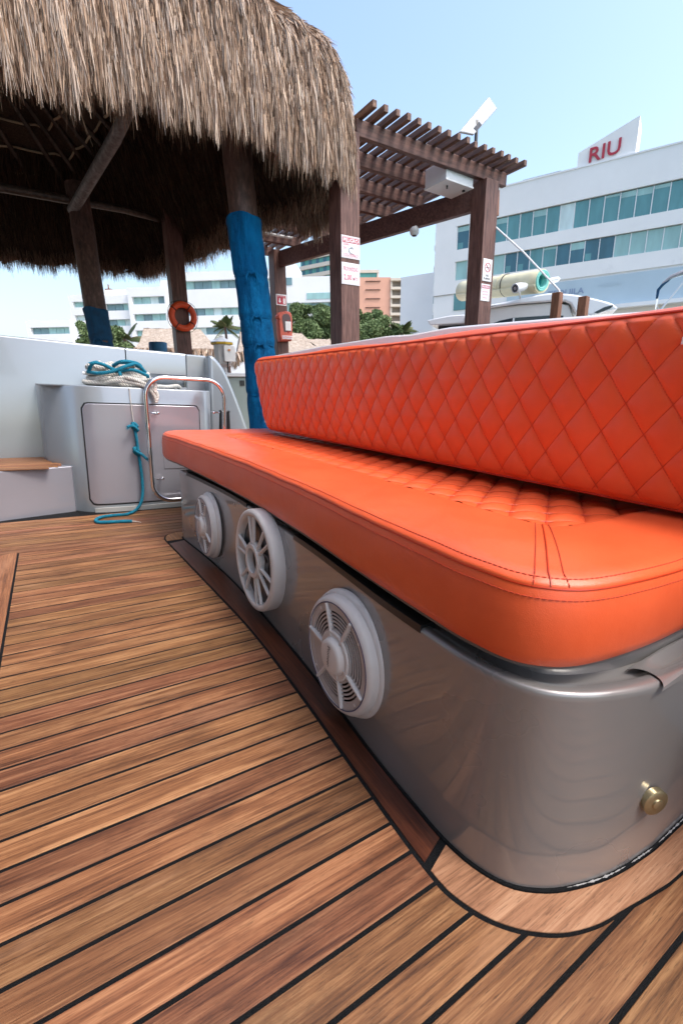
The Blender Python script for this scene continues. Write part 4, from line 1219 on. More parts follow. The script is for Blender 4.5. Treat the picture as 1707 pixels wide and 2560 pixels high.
# palm-log posts (parts: log, canvas wrap, ties)
def log_post(name_label, pts, r, wrap=None, group=None, parts_of=None, ties=()):
    t = thing('palm_log_post', name_label, 'post', (pts[0][0], pts[0][1], -.77), group='palm-log posts carrying the thatched roof')
    C_ = crom(pts, 14); rad = np.interp(np.linspace(0, 1, 14), [0, 1], r) * (1 + rng.normal(size=14) * .02)
    MB().tube(C_, rad, 18).build('log', MT['palm_log'], t, smooth=True)
    if wrap:
        z0, z1 = wrap[:2]; n = 90; m_ = 56; zz_ = np.linspace(z1, z0, n); Cx = np.interp(zz_, C_[::-1, 2] if C_[0, 2] > C_[-1, 2] else C_[:, 2], C_[::-1, 0] if C_[0, 2] > C_[-1, 2] else C_[:, 0])
        Cy = np.interp(zz_, C_[::-1, 2] if C_[0, 2] > C_[-1, 2] else C_[:, 2], C_[::-1, 1] if C_[0, 2] > C_[-1, 2] else C_[:, 1])
        P = np.zeros((n, m_ + 1, 3))
        for j in range(m_ + 1):
            an = 2 * PI * j / m_
            rr_ = wrap[2] * (1 + .03 * np.sin(an * 3 + zz_ * 4) + .018 * np.sin(an * 7 + zz_ * 9 + 2) + .010 * np.sin(an * 13 - zz_ * 21))
            for tz in ties: rr_ = rr_ - .007 * np.exp(-((zz_ - tz) / .018) ** 2) + .004 * np.exp(-((zz_ - tz - .05) / .03) ** 2)
            rr_ = rr_ * (1 + .05 * np.exp(-((zz_ - z1) / .05) ** 2))
            # overlapping vertical seam
            rr_ = rr_ + .012 * (1 / (1 + np.exp(-(an - 4.1) * 30))) * np.exp(-max(0, an - 4.1) * 1.2)
            P[:, j, 0] = Cx + rr_ * math.cos(an); P[:, j, 1] = Cy + rr_ * math.sin(an); P[:, j, 2] = zz_ + .02 * np.sin(an * 2) * (zz_ > z1 - .03)
        v, q = grid_mesh(P); w_ = mesh_obj('canvas_wrap', v, None, wrap[3], t, smooth=True, quads=q, angle=80)
        mb = MB(); mb.lathe([(wrap[2] * 1.03, z1), (r[1] * .98, z1 - .03)], lambda a_, b_, c: (float(Cx[0]) + a_, float(Cy[0]) + b_, c), 30); mb.build('wrap_top', wrap[3], t)
        for tz in ties:
            cx = float(np.interp(-tz, -zz_, Cx)); cyy = float(np.interp(-tz, -zz_, Cy))
            MB().tube([(cx + (wrap[2] - .004) * math.cos(k / 20 * 2 * PI), cyy + (wrap[2] - .004) * math.sin(k / 20 * 2 * PI), tz + .008 * math.sin(k * .9)) for k in range(20)], .005, 6, closed=True).build('tie', wrap[3], t, smooth=True)
            # knot facing the boat
            for s_ in (-1, 1):
                kx = cx + wrap[2] * math.cos(4.3); ky = cyy + wrap[2] * math.sin(4.3) - .01
                MB().tube([(kx, ky, tz), (kx + s_ * .03, ky - .02, tz + .012), (kx + s_ * .05, ky - .01, tz - .03), (kx + s_ * .045, ky - .015, tz - .07)], [.009, .011, .007, .004], 6).build('knot', wrap[3], t, smooth=True)
    return t
log_post('thick palm-log post wrapped in bright blue canvas, nearest to the orange bench', [(1.86, 4.30, -.78), (1.84, 4.31, .2), (1.80, 4.33, 1.0), (1.77, 4.36, 1.6), (1.74, 4.40, 2.5)], (.135, .125),
         (-.4, 1.50, .150, MT['canvas']), ties=(1.02, .66, .42, -.02))
log_post('thinner palm-log post with a short dark blue wrap, behind the bulwark at the left', [(.76, 6.55, -.78), (.735, 6.55, .4), (.71, 6.57, 1.2), (.70, 6.6, 2.3)], (.13, .12),
         (.3, .98, .128, MT['canvas_dark']), ties=(.62,))

# ------------------------------------------------------------------ pergola
perg = thing('pergola', 'dark stained timber pergola with a slatted top standing on the quay', 'pergola', (3.2, 5.4, -.77))
def sqpost(x, y, z1, wd=.2, skew=0, name='post', mat='post'):
    MB().box(x - wd / 2, x + wd / 2, y - wd / 2, y + wd / 2, -.775, z1).build(name, MT[mat], perg, bevel=.006)
P1 = (4.31, 3.85); P2 = (2.515, 3.85); P3 = (3.44, 7.2); P4 = (1.79, 6.9)
for p in (P1, P2): sqpost(*p, 2.128)
sqpost(*P3, 2.128)
# side beam (skewed) and its mate
def sbeam(a_, b_, zc_, h=.2, wd=.075, name='side_beam'):
    MB().beam((a_[0], a_[1], zc_), (b_[0], b_[1], zc_), wd, h).build(name, MT['beam'], perg, bevel=.004)
sbeam((4.30, 3.955), (3.46, 7.09), 2.0, .22)
sqp = thing('square_post', 'dark square timber post under the thatch, carrying the orange life ring', 'post', (1.79, 6.9, -.77))
MB().box(1.69, 1.89, 6.8, 7.0, -.775, 2.3).build('timber', MT['post'], sqp, bevel=.006)
def xr(y): return 4.34 - (y - 3.85) * .262
def xlft(y): return float(np.interp(y, [3.6, 4.1, 5.4, 6.3, 7.2, 8.0], [2.62, 2.62, 2.50, 2.36, 2.20, 2.05]))
YR = [3.83, 4.27, 4.74, 5.20, 5.66, 6.25, 6.85, 7.48]
for n_, y in enumerate(YR):
    x1 = 4.58 if n_ == 0 else xr(y) + .12
    MB().box(xlft(y), x1, y - .03, y + .03, 2.13, 2.255).build('cross_beam', MT['beam'], perg, bevel=.004)
x = 2.664 - .1215 * 5
ks = 0
while x < 4.70:
    yn = 3.60 if x > 2.62 else float(np.interp(-x, [-2.62, -2.5, -2.36, -2.2, -2.05], [4.1, 5.4, 6.3, 7.2, 8.0]))
    if yn > 7.3: x += .1215; ks += 1; continue
    yf = 7.55
    # beyond the skewed side the slats stop on the side beam
    if x > xr(7.4): yf = 3.85 + (4.62 - x) / .262 + .1
    yf = max(3.95, min(7.6, yf)) if x < 4.5 else 3.93
    js = random.Random(ks)
    MB().box(x - .022, x + .022, yn + js.uniform(-.008, .01), yf, 2.257, 2.310 + js.uniform(-.002, .003)).build('slat', MT['slat'], perg, bevel=.003, seg=1)
    x += .1215; ks += 1
# loose batten on the right post
MB().obox((4.435, 3.80, 1.94), (1, 0, .06), (0, 1, 0), (-.06, 0, 1), .035, .06, .24).build('batten', MT['brown'], perg, bevel=.003)
# white lamp tubes clipped under the beams
for (x0, x1, y, z, lb) in ((2.95, 3.5, 5.33, 2.12, 'short white tube lamp under the middle of the pergola roof'), (2.62, 3.32, 6.42, 2.10, 'long white tube lamp under the far end of the pergola roof')):
    t = thing('tube_lamp', lb, 'lamp', (x0, y, z))
    MB().tube([(x0, y, z), (x1, y, z)], .017, 10).build('tube', MT['white'], t, smooth=True)
    for xx in (x0 + .1, x1 - .1): MB().box(xx - .012, xx + .012, y - .02, y + .02, z + .012, z + .05).build('clip', MT['black'], t)
# white junction box
jb = thing('electrical_box', 'pale grey electrical cabinet fixed under the pergola slats beside its right post', 'box', (3.73, 3.83, 1.93))
ax_ = Vector((.999, 0, 0)); c = Vector((3.71, 3.80 + .02, 2.03))
MB().obox((3.925, 4.0, 2.14), (1, .03, 0), (-.03, 1, 0), (0, 0, 1), .40, .30, .172).build('case', MT['white'], jb, bevel=.006)
MB().obox((3.925, 4.0, 2.047), (1, .03, 0), (-.03, 1, 0), (0, 0, 1), .412, .312, .018).build('door', MT['white'], jb, bevel=.004)
MB().obox((3.85, 3.95, 2.030), (.7, .7, 0), (-.7, .7, 0), (0, 0, 1), .05, .018, .016).build('latch', MT['black'], jb)
MB().obox((4.07, 3.93, 2.030), (1, 0, 0), (0, 1, 0), (0, 0, 1), .022, .022, .014).build('lock', MT['black'], jb)
# flat panel antenna on a short mast
an_ = thing('antenna_panel', 'flat white satellite antenna panel tilted on a short mast above the pergola', 'antenna', (4.2, 4.05, 2.4))
Tt = Vector((4.55, 4.10, 3.06)); Rr_ = Vector((4.69, 4.10, 2.99)); Lb = Vector((3.93, 3.90, 2.51)); 
ex = (Rr_ - Tt); ey = (Lb - Tt); nz_ = ex.cross(ey).normalized()
MT['dish'] = plain('dish_shaded', (.42, .43, .45), .5)  # white panel coloured grey for the shade on its underside
c4 = [Tt, Rr_, Vector((4.17, 3.93, 2.555)), Lb]
mb = MB(); vv = [p + nz_ * .014 for p in c4] + [p - nz_ * .014 for p in c4]
mb.add(vv, [(0, 1, 2, 3), (7, 6, 5, 4), (0, 4, 5, 1), (1, 5, 6, 2), (2, 6, 7, 3), (3, 7, 4, 0)]).build('panel', MT['dish'], an_, bevel=.008)
MB().tube([(4.235, 3.95, 2.30), (4.235, 3.95, 2.60), (4.26, 3.98, 2.72)], .018, 10).build('mast', MT['black'], an_, smooth=True)
MB().obox((4.25, 3.97, 2.655), tuple(ey.normalized()), tuple(ex.normalized()), tuple(nz_), .15, .045, .045).build('bracket', MT['black'], an_)
# dome camera
dc = thing('security_camera', 'small white dome camera hanging from the pergola side beam', 'camera', (3.98, 4.55, 1.75))
to = lambda a_, b_, c: (3.955 + a_, 4.56 + b_, 1.80 + c)
MB().lathe([(0, -.055), (.028, -.05), (.05, -.025), (.055, 0), (.05, .025), (.03, .045), (0, .05)], to, 20).build('dome', MT['white'], dc, smooth=True)
MB().tube([(3.99, 4.60, 1.84), (4.06, 4.66, 1.875), (4.10, 4.70, 1.88)], [.022, .028, .028], 10).build('arm', MT['white'], dc, smooth=True)
MB().lathe([(0, -.054), (.02, -.052), (.028, -.044)], lambda a_, b_, c: (3.955 + a_ - .008, 4.55 + b_, 1.795 + c), 14).build('lens', MT['black'], dc, smooth=True)

# signs on the posts (flat panels with print)
def sign(label, x0, x1, y, z0, z1, paint, th=.003):
    t = thing('sign', label, 'sign', ((x0 + x1) / 2, y, z0))
    MB().box(x0, x1, y - th, y, z0, z1).build('panel', MT['signwhite'], t, bevel=.0008, seg=1)
    paint(t, x0, y - th - .0012, z0, x1 - x0, z1 - z0); return t
def pbox(mb, x, y, z, a0, a1, b0, b1): mb.add([(x + a0, y, z + b0), (x + a1, y, z + b0), (x + a1, y, z + b1), (x + a0, y, z + b1)], [(0, 1, 2, 3)])
def frame_(mb, x, y, z, W, H, m_, t_):
    for r in ((m_, W - m_, m_, m_ + t_), (m_, W - m_, H - m_ - t_, H - m_), (m_, m_ + t_, m_, H - m_), (W - m_ - t_, W - m_, m_, H - m_)): pbox(mb, x, y, z, *r)
R_ = (1, 0, 0); U_ = (0, 0, 1)
def crocodile(t, x, y, z, W, H):
    mb = MB(); pbox(mb, x, y, z, .012, W - .012, H - .055, H - .015); frame_(mb, x, y, z, W, H, .008, .0018); mb.build('print', MT['signred'], t)
    mb = MB(); text(mb, 'PELIGRO', (x + .018, y - .001, z + H - .05), R_, U_, W - .036, .030, .03); mb.build('lettering', MT['signwhite'], t)
    mb = MB(); text(mb, 'ZONA', (x + .02, y, z + H - .078), R_, U_, .062, .018, .02); text(mb, 'DE', (x + .02, y, z + H - .108), R_, U_, .03, .018, .02)
    text(mb, 'COCODRILO', (x + .02, y, z + .016), R_, U_, W - .04, .022, .02); mb.build('lettering', MT['signpink'], t)
    mb = MB(); cr_ = [(x + .095 + .03 * math.cos(k * .55) + .002 * k, y - .001, z + .075 + .02 * math.sin(k * .55) - .0016 * k) for k in range(11)]
    mb.tube(cr_, [.002, .004, .006, .007, .007, .006, .005, .004, .003, .002, .001], 4); mb.build('animal_print', MT['signgrey'], t)
sign('white and red PELIGRO ZONA DE COCODRILO sign on the middle pergola post', 2.417, 2.613, 3.749, 1.148, 1.326, crocodile)
def depth_(t, x, y, z, W, H):
    mb = MB(); frame_(mb, x, y, z, W, H, .008, .0018); text(mb, 'PROFUNDIDAD', (x + .02, y, z + H - .068), R_, U_, W - .04, .036, .01)
    text(mb, '2.00', (x + .022, y, z + .035), R_, U_, .085, .046, .03); text(mb, 'MTS', (x + .12, y, z + .035), R_, U_, .052, .030, .01); mb.build('lettering', MT['signpink'], t)
sign('white PROFUNDIDAD 2.00 MTS depth sign below the crocodile warning', 2.417, 2.613, 3.749, .935, 1.112, depth_)
def nosmoke(t, x, y, z, W, H):
    mb = MB(); to = lambda a_, b_, c: (x + W * .52 + a_, y + c, z + H * .62 + b_); arc_band(mb, to, .040, .047, 0, 2 * PI, -.001, 0, 30); bar(mb, to, -.04, .04, -PI / 4, .004, .004, -.001, 0); mb.build('symbol', MT['signred'], t)
    mb = MB(); pbox(mb, x, y - .0005, z, W * .35, W * .72, H * .60, H * .63); text(mb, 'NO', (x + W * .36, y, z + .045), R_, U_, .045, .022, .02); text(mb, 'FUMAR', (x + W * .14, y, z + .015), R_, U_, .10, .020, .02); mb.build('lettering', MT['blacktxt'], t)
sign('white no-smoking sign with a red circle on the right pergola post', 4.232, 4.376, 3.748, 1.155, 1.375, nosmoke)
def prohib(t, x, y, z, W, H):
    mb = MB(); pbox(mb, x, y, z, .008, W - .008, H - .045, H - .012); mb.build('print', MT['signpink'], t)
    mb = MB(); text(mb, 'PROHIBIDO', (x + .014, y - .001, z + H - .038), R_, U_, W - .03, .018, .02); mb.build('lettering', MT['signwhite'], t)
    mb = MB(); text(mb, 'NADAR EN', (x + .018, y, z + .085), R_, U_, W - .045, .016); text(mb, 'AREA DE', (x + .018, y, z + .057), R_, U_, W - .05, .016); text(mb, 'MUELLE', (x + .03, y, z + .025), R_, U_, W - .07, .018); mb.build('lettering', MT['signpink'], t)
sign('small red and white notice under the no-smoking sign on the right pergola post', 4.225, 4.365, 3.748, .955, 1.125, prohib)
def extsign(t, x, y, z, W, H):
    mb = MB(); pbox(mb, x, y, z, .015, W - .015, .015, H - .02); mb.build('print', MT['signred'], t)
    mb = MB(); to = lambda a_, b_, c: (x + .062 + a_, y - .001 + c, z + .07 + b_)
    pbox(mb, x, y - .001, z, .052, .072, .065, .105); mb.add([(x + .038, y - .001, z + .065), (x + .086, y - .001, z + .065), (x + .062, y - .001, z + .032)], [(0, 2, 1)])
    pbox(mb, x, y - .001, z, .12, .155, .025, .10); pbox(mb, x, y - .001, z, .128, .15, .102, .112)
    text(mb, 'EXTINTOR', (x + .025, y - .001, z + H - .040), R_, U_, W - .05, .012); mb.build('symbols', MT['signwhite'], t)
sign('small red and white fire extinguisher sign on the far pergola post', 3.348, 3.53, 7.098, 1.333, 1.495, extsign)

# fire extinguisher in its cover
fe = thing('fire_extinguisher', 'fire extinguisher in a salmon red vinyl cover hanging on the far pergola post', 'fire extinguisher', (3.44, 7.0, .78))
sil = [(3.345, .785), (3.55, .80), (3.57, .93), (3.572, 1.10), (3.567, 1.19), (3.545, 1.225), (3.51, 1.238), (3.445, 1.238), (3.44, 1.225), (3.42, 1.228), (3.38, 1.222), (3.335, 1.19), (3.315, 1.16), (3.318, 1.135), (3.335, 1.12), (3.325, 1.09), (3.33, .93)]
mb = MB(); n = len(sil)
f_in = [((x - 3.45) * .86 + 3.45, (z - 1.0) * .93 + 1.0) for x, z in sil]
vv = [(x, 7.095, z) for x, z in sil] + [(x, 7.01, z) for x, z in sil] + [(x, 6.985, z) for x, z in f_in]
ff = [(i, (i + 1) % n, n + (i + 1) % n, n + i) for i in range(n)] + [(n + i, n + (i + 1) % n, 2 * n + (i + 1) % n, 2 * n + i) for i in range(n)] + [tuple(range(2 * n, 3 * n))]
mb.add(vv, ff).build('cover', MT['salmon'], fe, smooth=True, angle=40)
wn = [(3.41, .925), (3.535, .935), (3.535, 1.09), (3.53, 1.15), (3.505, 1.19), (3.46, 1.20), (3.41, 1.185), (3.385, 1.15), (3.385, 1.10)]
mb = MB(); mb.add([(x, 6.982, z) for x, z in wn], [tuple(range(len(wn)))]).build('window', MT['ext_win'], fe)
MB().lathe([(0, .90), (.045, .905), (.05, .93), (.05, 1.10), (.04, 1.14), (.018, 1.16), (.015, 1.18), (0, 1.185)], lambda a_, b_, c: (3.485 + a_, 7.03 + b_, c), 18).build('cylinder', plain('extinguisher_red', (.30, .01, .015), .3), fe, smooth=True)
MB().box(3.435, 3.533, 6.9765, 6.9785, .95, 1.085).build('paper_label', MT['signwhite'], fe)
MB().box(3.375, 3.555, 6.9785, 6.9815, .822, .872).build('band', MT['signwhite'], fe)
mb = MB(); text(mb, 'EXTINTOR', (3.385, 6.977, .832), R_, U_, .16, .030, .02); mb.build('lettering', MT['signpink'], fe)

# life ring
lr = thing('life_ring', 'orange life ring with grab line hanging on the square post beyond the locker', 'life ring', (1.79, 6.74, .81))
ctr_ = Vector((1.785, 6.745, 1.005)); rr0 = .148
pts = [ctr_ + Vector((rr0 * math.cos(k / 40 * 2 * PI), -.01 - .03 * math.sin(k / 40 * 2 * PI) * 0, rr0 * 1.02 * math.sin(k / 40 * 2 * PI))) for k in range(40)]
MB().tube(pts, .042, 14, closed=True).build('ring', MT['ringorange'], lr, smooth=True, angle=80)
for k in (45, 135, 225, 315):
    an = math.radians(k + 8); c = ctr_ + Vector((rr0 * math.cos(an), -.01, rr0 * math.sin(an)))
    rad_ = Vector((math.cos(an), 0, math.sin(an)))
    MB().tube([c + (rad_ * math.cos(q_) + Vector((0, 1, 0)) * math.sin(q_)) * .045 for q_ in np.linspace(0, 2 * PI, 14)[:-1]], .006, 6, closed=True).build('strap', MT['black'], lr, smooth=True)
pts = []
for k in range(49):
    an = k / 48 * 2 * PI; sag = .02 * abs(math.sin(2 * an + .3)) ; pts.append(ctr_ + Vector(((rr0 + .046 + sag) * math.cos(an) + .004, -.0, (rr0 + .046 + sag) * math.sin(an))))
MB().tube(pts[:-1], .0035, 5, closed=True).build('grab_line', plain('dark_green_line', (.06, .075, .05), .8), lr, smooth=True)

# shore power pedestal
pd = thing('power_pedestal', 'white shore-power pedestal with a peaked cap and yellow band beyond the bulwark', 'pedestal', (2.59, 7.57, -.77))
to = lambda a_, b_, c: (2.585 + a_, 7.57 + b_, c)
MB().lathe([(0, .885), (.03, .88), (.035, .855), (.075, .84), (.185, .785), (.185, .778)], to, 8).build('cap', MT['white'], pd)
MB().lathe([(.182, .777), (.182, .752), (.15, .745)], to, 8).build('band', MT['yellow'], pd)
MB().lathe([(.14, .744), (.135, .45), (.07, .40), (.07, -.77)], to, 8).build('body', MT['white'], pd)
MB().obox((2.64, 7.43, .60), (.95, .1, 0), (-.1, .95, 0), (0, 0, 1), .20, .08, .24).build('socket_panel', MT['white'], pd, bevel=.008)
MB().box(2.61, 2.65, 7.377, 7.385, .64, .67).build('sticker', plain('orange_sticker', (.6, .25, .1), .5), pd)
MB().tube([(2.62, 7.44, .5), (2.60, 7.42, .38), (2.62, 7.43, .2), (2.62, 7.45, -.4)], .012, 8).build('cable', MT['black'], pd, smooth=True)
# dock box, low wall items
db = thing('dock_box', 'grey-green dock box with a white lid behind the blue wrapped post', 'box', (2.25, 6.3, -.77))
MB().box(2.14, 2.62, 6.12, 6.6, -.77, .205).build('case', MT['olive'], db, bevel=.02, seg=3)
MB().box(2.10, 2.66, 6.08, 6.64, .205, .255).build('lid', MT['white'], db, bevel=.012, seg=3)
MB().box(2.30, 2.36, 6.108, 6.122, .09, .16).build('latch', MT['black'], db)
o = MB().tube([(1.86, 8.8, -.77), (1.86, 8.8, .80)], .125, 16).build('piling_core', MT['palm_log'], None, smooth=True, base=(1.86, 8.8, -.77))
bp = thing('wrapped_piling', 'low piling capped in dark blue canvas beyond the locker', 'piling', (1.86, 8.8, -.77))
o.name = 'core'; o.parent = bp; o.matrix_world = FR['L'] @ Matrix.Translation((1.86, 8.8, -.77))
P = np.array([[(1.86 + (.145 + .012 * math.sin(5 * k / 24 * 2 * PI + z * 9)) * math.cos(k / 24 * 2 * PI), 8.8 + .15 * math.sin(k / 24 * 2 * PI), z) for k in range(25)] for z in np.linspace(.2, .86, 10)] + [[(1.86, 8.8, .86)] * 25])
v, q = grid_mesh(P); mesh_obj('canvas_cap', v, None, MT['canvas_dark'], bp, smooth=True, quads=q[:, ::-1])
# mooring line from the quay
ml = twisted([(1.28, 3.98, -.20), (1.325, 3.985, -.232), (1.40, 3.96, -.282), (1.5, 3.95, -.31)], .012); o = ml.build('mooring_line', MT['rope'], None, smooth=True, angle=80, base=(1.6, 4.0, -.2)); tag(o, 'white laid mooring line leading from the quarter to the quay', 'rope')

# ------------------------------------------------------------------ stub posts and stay line at the right
for (x, y, zt, lb) in ((4.62, 3.085, .958, 'brown square mooring post, left one of the pair behind the backrest'), (4.735, 2.865, .896, 'brown square mooring post, right one of the pair behind the backrest')):
    t = thing('mooring_post', lb, 'post', (x, y, -.9), group='short mooring posts behind the backrest')
    a45 = math.radians(8)
    MB().obox((x, y, (zt - 1.2) / 2), (math.cos(a45), math.sin(a45), 0), (-math.sin(a45), math.cos(a45), 0), (0, 0, 1), .082, .082, zt + 1.2).build('timber', MT['brown'], t, bevel=.004)
o = MB().tube([(4.40, 3.80, 1.74), (4.50, 3.45, 1.40), (4.66, 3.10, .99), (4.66, 3.09, .965)], .009, 8).build('stay_rope', plain('white_line', (.75, .75, .76), .6), None, smooth=True, base=(4.5, 3.4, 1.0)); tag(o, 'taut white rope from the right pergola post down to a brown mooring post', 'rope')

# ------------------------------------------------------------------ motor yacht behind the backrest
yo = np.array([6.05, 5.23]); yu = np.array([.571, -.821]); yn_ = np.array([.821, .571])
def Yp(s_, z, d=0): p = yo + yu * s_ + yn_ * d; return (p[0], p[1], z)
ya = thing('motor_yacht', 'white motor yacht with a hardtop moored behind the pergola post', 'boat', Yp(.5, -2, 1))
def slab(poly, d0, d1, name, mat, bevel=.02, parent=None):
    n = len(poly); mb = MB(); mb.add([Yp(s_, z, d0) for s_, z in poly] + [Yp(s_, z, d1) for s_, z in poly],
        [tuple(range(n - 1, -1, -1)), tuple(range(n, 2 * n))] + [(i, (i + 1) % n, n + (i + 1) % n, n + i) for i in range(n)])
    return mb.build(name, mat, parent or ya, bevel=bevel, seg=3, smooth=True, angle=40)
gw = MT['gel_white']; ivory = plain('ivory_gelcoat', (.70, .67, .62), .35, 0, .05, 3)
top_ = crom([(-.35, 1.10), (-.25, 1.185), (-.02, 1.27), (.24, 1.302), (.55, 1.345), (.85, 1.378), (1.05, 1.36), (1.25, 1.322), (1.5, 1.25), (1.71, 1.175), (1.80, 1.10)], 26)
slab([tuple(p) for p in top_] + [(1.6, 1.06), (1.45, 1.03), (1.25, 1.09), (1.18, 1.21), (1.1, 1.25), (.9, 1.262), (.45, 1.262), (.02, 1.235), (-.2, 1.09)], 0, 1.6, 'hardtop', gw, .025)
slab([(-.25, 1.06), (0, 1.24), (.45, 1.255), (.95, 1.255), (1.16, 1.20), (1.22, 1.05), (1.22, .3), (-.25, .3)], .06, 1.5, 'cabin', ivory)
slab([(.02, .98), (.2, 1.045), (.40, 1.075), (.92, 1.075), (1.1, 1.06), (1.1, .7), (.0, .7)], .045, .06, 'window', MT['tint'], .0)
slab([(.395, .7), (.42, .7), (.42, 1.07), (.395, 1.07)], .035, .045, 'pillar', gw, 0)
slab([(1.50, 1.07), (1.62, 1.13), (1.74, 1.155), (1.70, 1.11), (1.55, 1.05)], -.012, 0.0, 'headlamp_lens', MT['tint'], 0)
slab([(-.95, 1.13), (-.60, 1.178), (-.35, 1.182), (-.30, 1.135), (-.30, 1.05), (-.90, 1.055)], .1, 1.6, 'canopy', gw, .015)
slab([(-.80, .4), (-.30, .4), (-.30, 1.05), (-.80, 1.05)], .3, 1.4, 'cockpit_shade', MT['black'], 0)  # solid black block standing for the shaded opening under the canopy
slab([(-1.6, -2.1), (3.8, -2.1), (4.6, .25), (3.4, .62), (1.8, .80), (-.2, .55), (-1.6, .42)], -.1, 2.0, 'hull', gw, .04)
# foam mat rolled and strapped on the hardtop
rm = thing('rolled_foam_mat', 'cream and teal foam mat rolled up and strapped on the yacht hardtop', 'mat', Yp(.4, 1.33, .5))
def matc(s_):
    t_ = (s_ + .57) / 1.335
    return np.array(Yp(s_, 1.72 - .16 * t_, 1.1 - 1.05 * t_))
axis = (matc(.76) - matc(-.1)); axis /= np.linalg.norm(axis); m_u = np.array([0, 0, 1.0]); m_u -= axis * m_u.dot(axis); m_u /= np.linalg.norm(m_u); m_s = np.cross(m_u, axis)
def roll(r0, r1, t, turns, s0, s1, mat, name, wob=0):
    n = int(40 * turns); rows = []
    for k in range(n + 1):
        an = k / 40 * 2 * PI + 1.2; r = r0 + (r1 - r0) * k / n
        rows.append([matc(s0) * (1 - f) + matc(s1) * f + (m_u * math.cos(an) + m_s * math.sin(an)) * (r + wob * math.sin(f * 9 + an * 3)) for f in np.linspace(0, 1, 12)])
    v, q = grid_mesh(np.array(rows)); o = mesh_obj(name, v, None, mat, rm, smooth=True, quads=q, angle=80)
    so_ = o.modifiers.new('thick', 'SOLIDIFY'); so_.thickness = t; so_.offset = -1
roll(.135, .158, .012, 1.5, -.55, .765, MT['mat_y'], 'cream_side', .003)
roll(.085, .130, .022, 2.0, -.54, .775, MT['mat_t'], 'teal_side')
roll(.050, .070, .012, 1.2, -.5, .70, MT['mat_td'], 'teal_core')
for s_ in (.18, .245):
    c_ = matc(s_); MB().tube([c_ + (m_u * math.cos(k / 30 * 2 * PI) + m_s * math.sin(k / 30 * 2 * PI)) * .164 for k in range(30)], .008 if s_ > .2 else .006, 6, closed=True).build('strap', MT['black'] if s_ > .2 else MT['mat_y'], rm, smooth=True)
# pod speaker and fender on the rail
psp = thing('pod_speaker', 'white bullet-shaped pod speaker with a slotted face on the yacht hardtop', 'speaker', Yp(.46, 1.34, -.1))
c0 = np.array(Yp(.40, 1.452, -.16)); ax0 = np.array(Yp(.60, 1.525, .10)) - c0; ln = np.linalg.norm(ax0); ax0 /= ln
u0 = np.cross(ax0, [0, 0, 1.0]); u0 /= np.linalg.norm(u0); v0 = np.cross(u0, ax0)
to = lambda a_, b_, c: tuple(c0 + u0 * a_ + v0 * b_ + ax0 * c)
MB().lathe([(.058, 0), (.066, .004), (.068, .03), (.066, .10), (.055, .20), (.035, .27), (0, .31)], to, 24).build('pod', gw, psp, smooth=True)
MB().disc(.058, .006, to, 24).build('backplate', MT['speaker_b'], psp)
mb = MB()
for k in range(8): arc_band(mb, to, .026, .046, k * PI / 4 + .12, (k + 1) * PI / 4 - .12, .0, .005, 4)
mb.build('slots', MT['tint'], psp)
MB().tube([Yp(.47, 1.40, -.12), Yp(.48, 1.34, .0)], .012, 8).build('foot', gw, psp, smooth=True)
o = MB().lathe([(0, 0), (.028, .012), (.045, .05), (.05, .12), (.04, .19), (0, .215)], lambda a_, b_, c: tuple(np.array(Yp(.80, 1.60, .35)) + np.array([yu[0], yu[1], .12]) * c + np.array([0, 0, 1]) * b_ * .9 + np.array([yn_[0], yn_[1], 0]) * a_), 18).build('fender', gw, None, smooth=True, base=Yp(.8, 1.55, .35))
tag(o, 'white egg-shaped fender lying beside the teal end of the rolled mat', 'fender')

# bimini frame of the next boat at the right edge
bm = thing('bimini_frame', 'folded grey canvas bimini on a thin frame at the right edge', 'boat canopy', (7.3, 3.3, .3))
arc_ = [(7.265, 3.349, 1.0), (7.265, 3.349, 1.17), (7.266, 3.347, 1.29), (7.29, 3.30, 1.36), (7.32, 3.235, 1.425), (7.37, 3.12, 1.452), (7.46, 2.9, 1.475), (7.6, 2.6, 1.48)]
MB().tube(arc_, [.008, .010, .012, .012, .012, .012, .012, .012], 8).build('bow', MT['steel'], bm, smooth=True)
MB().tube([(7.262, 3.353, 1.18), (7.262, 3.352, 1.29), (7.28, 3.32, 1.345), (7.31, 3.26, 1.405)], [.014, .02, .018, .016], 8).build('bow_cover', MT['canvas_dark'], bm, smooth=True)
MB().tube([(7.28, 3.32, 1.365), (7.315, 3.245, 1.435), (7.36, 3.13, 1.475), (7.5, 2.85, 1.50)], [.015, .025, .03, .03], 8).build('folded_canvas', plain('grey_canvas', (.36, .35, .37), .8, 0, .2, 20), bm, smooth=True)
MB().tube([(7.285, 3.305, 1.02), (7.298, 3.276, 1.069), (7.37, 3.112, 1.348), (7.42, 3.0, 1.54)], .011, 8).build('strut', gw, bm, smooth=True)
MB().tube([(7.265, 3.349, 1.17), (7.27, 3.34, 1.08), (7.285, 3.31, 1.03)], .006, 6).build('strap', MT['signgrey'], bm, smooth=True)

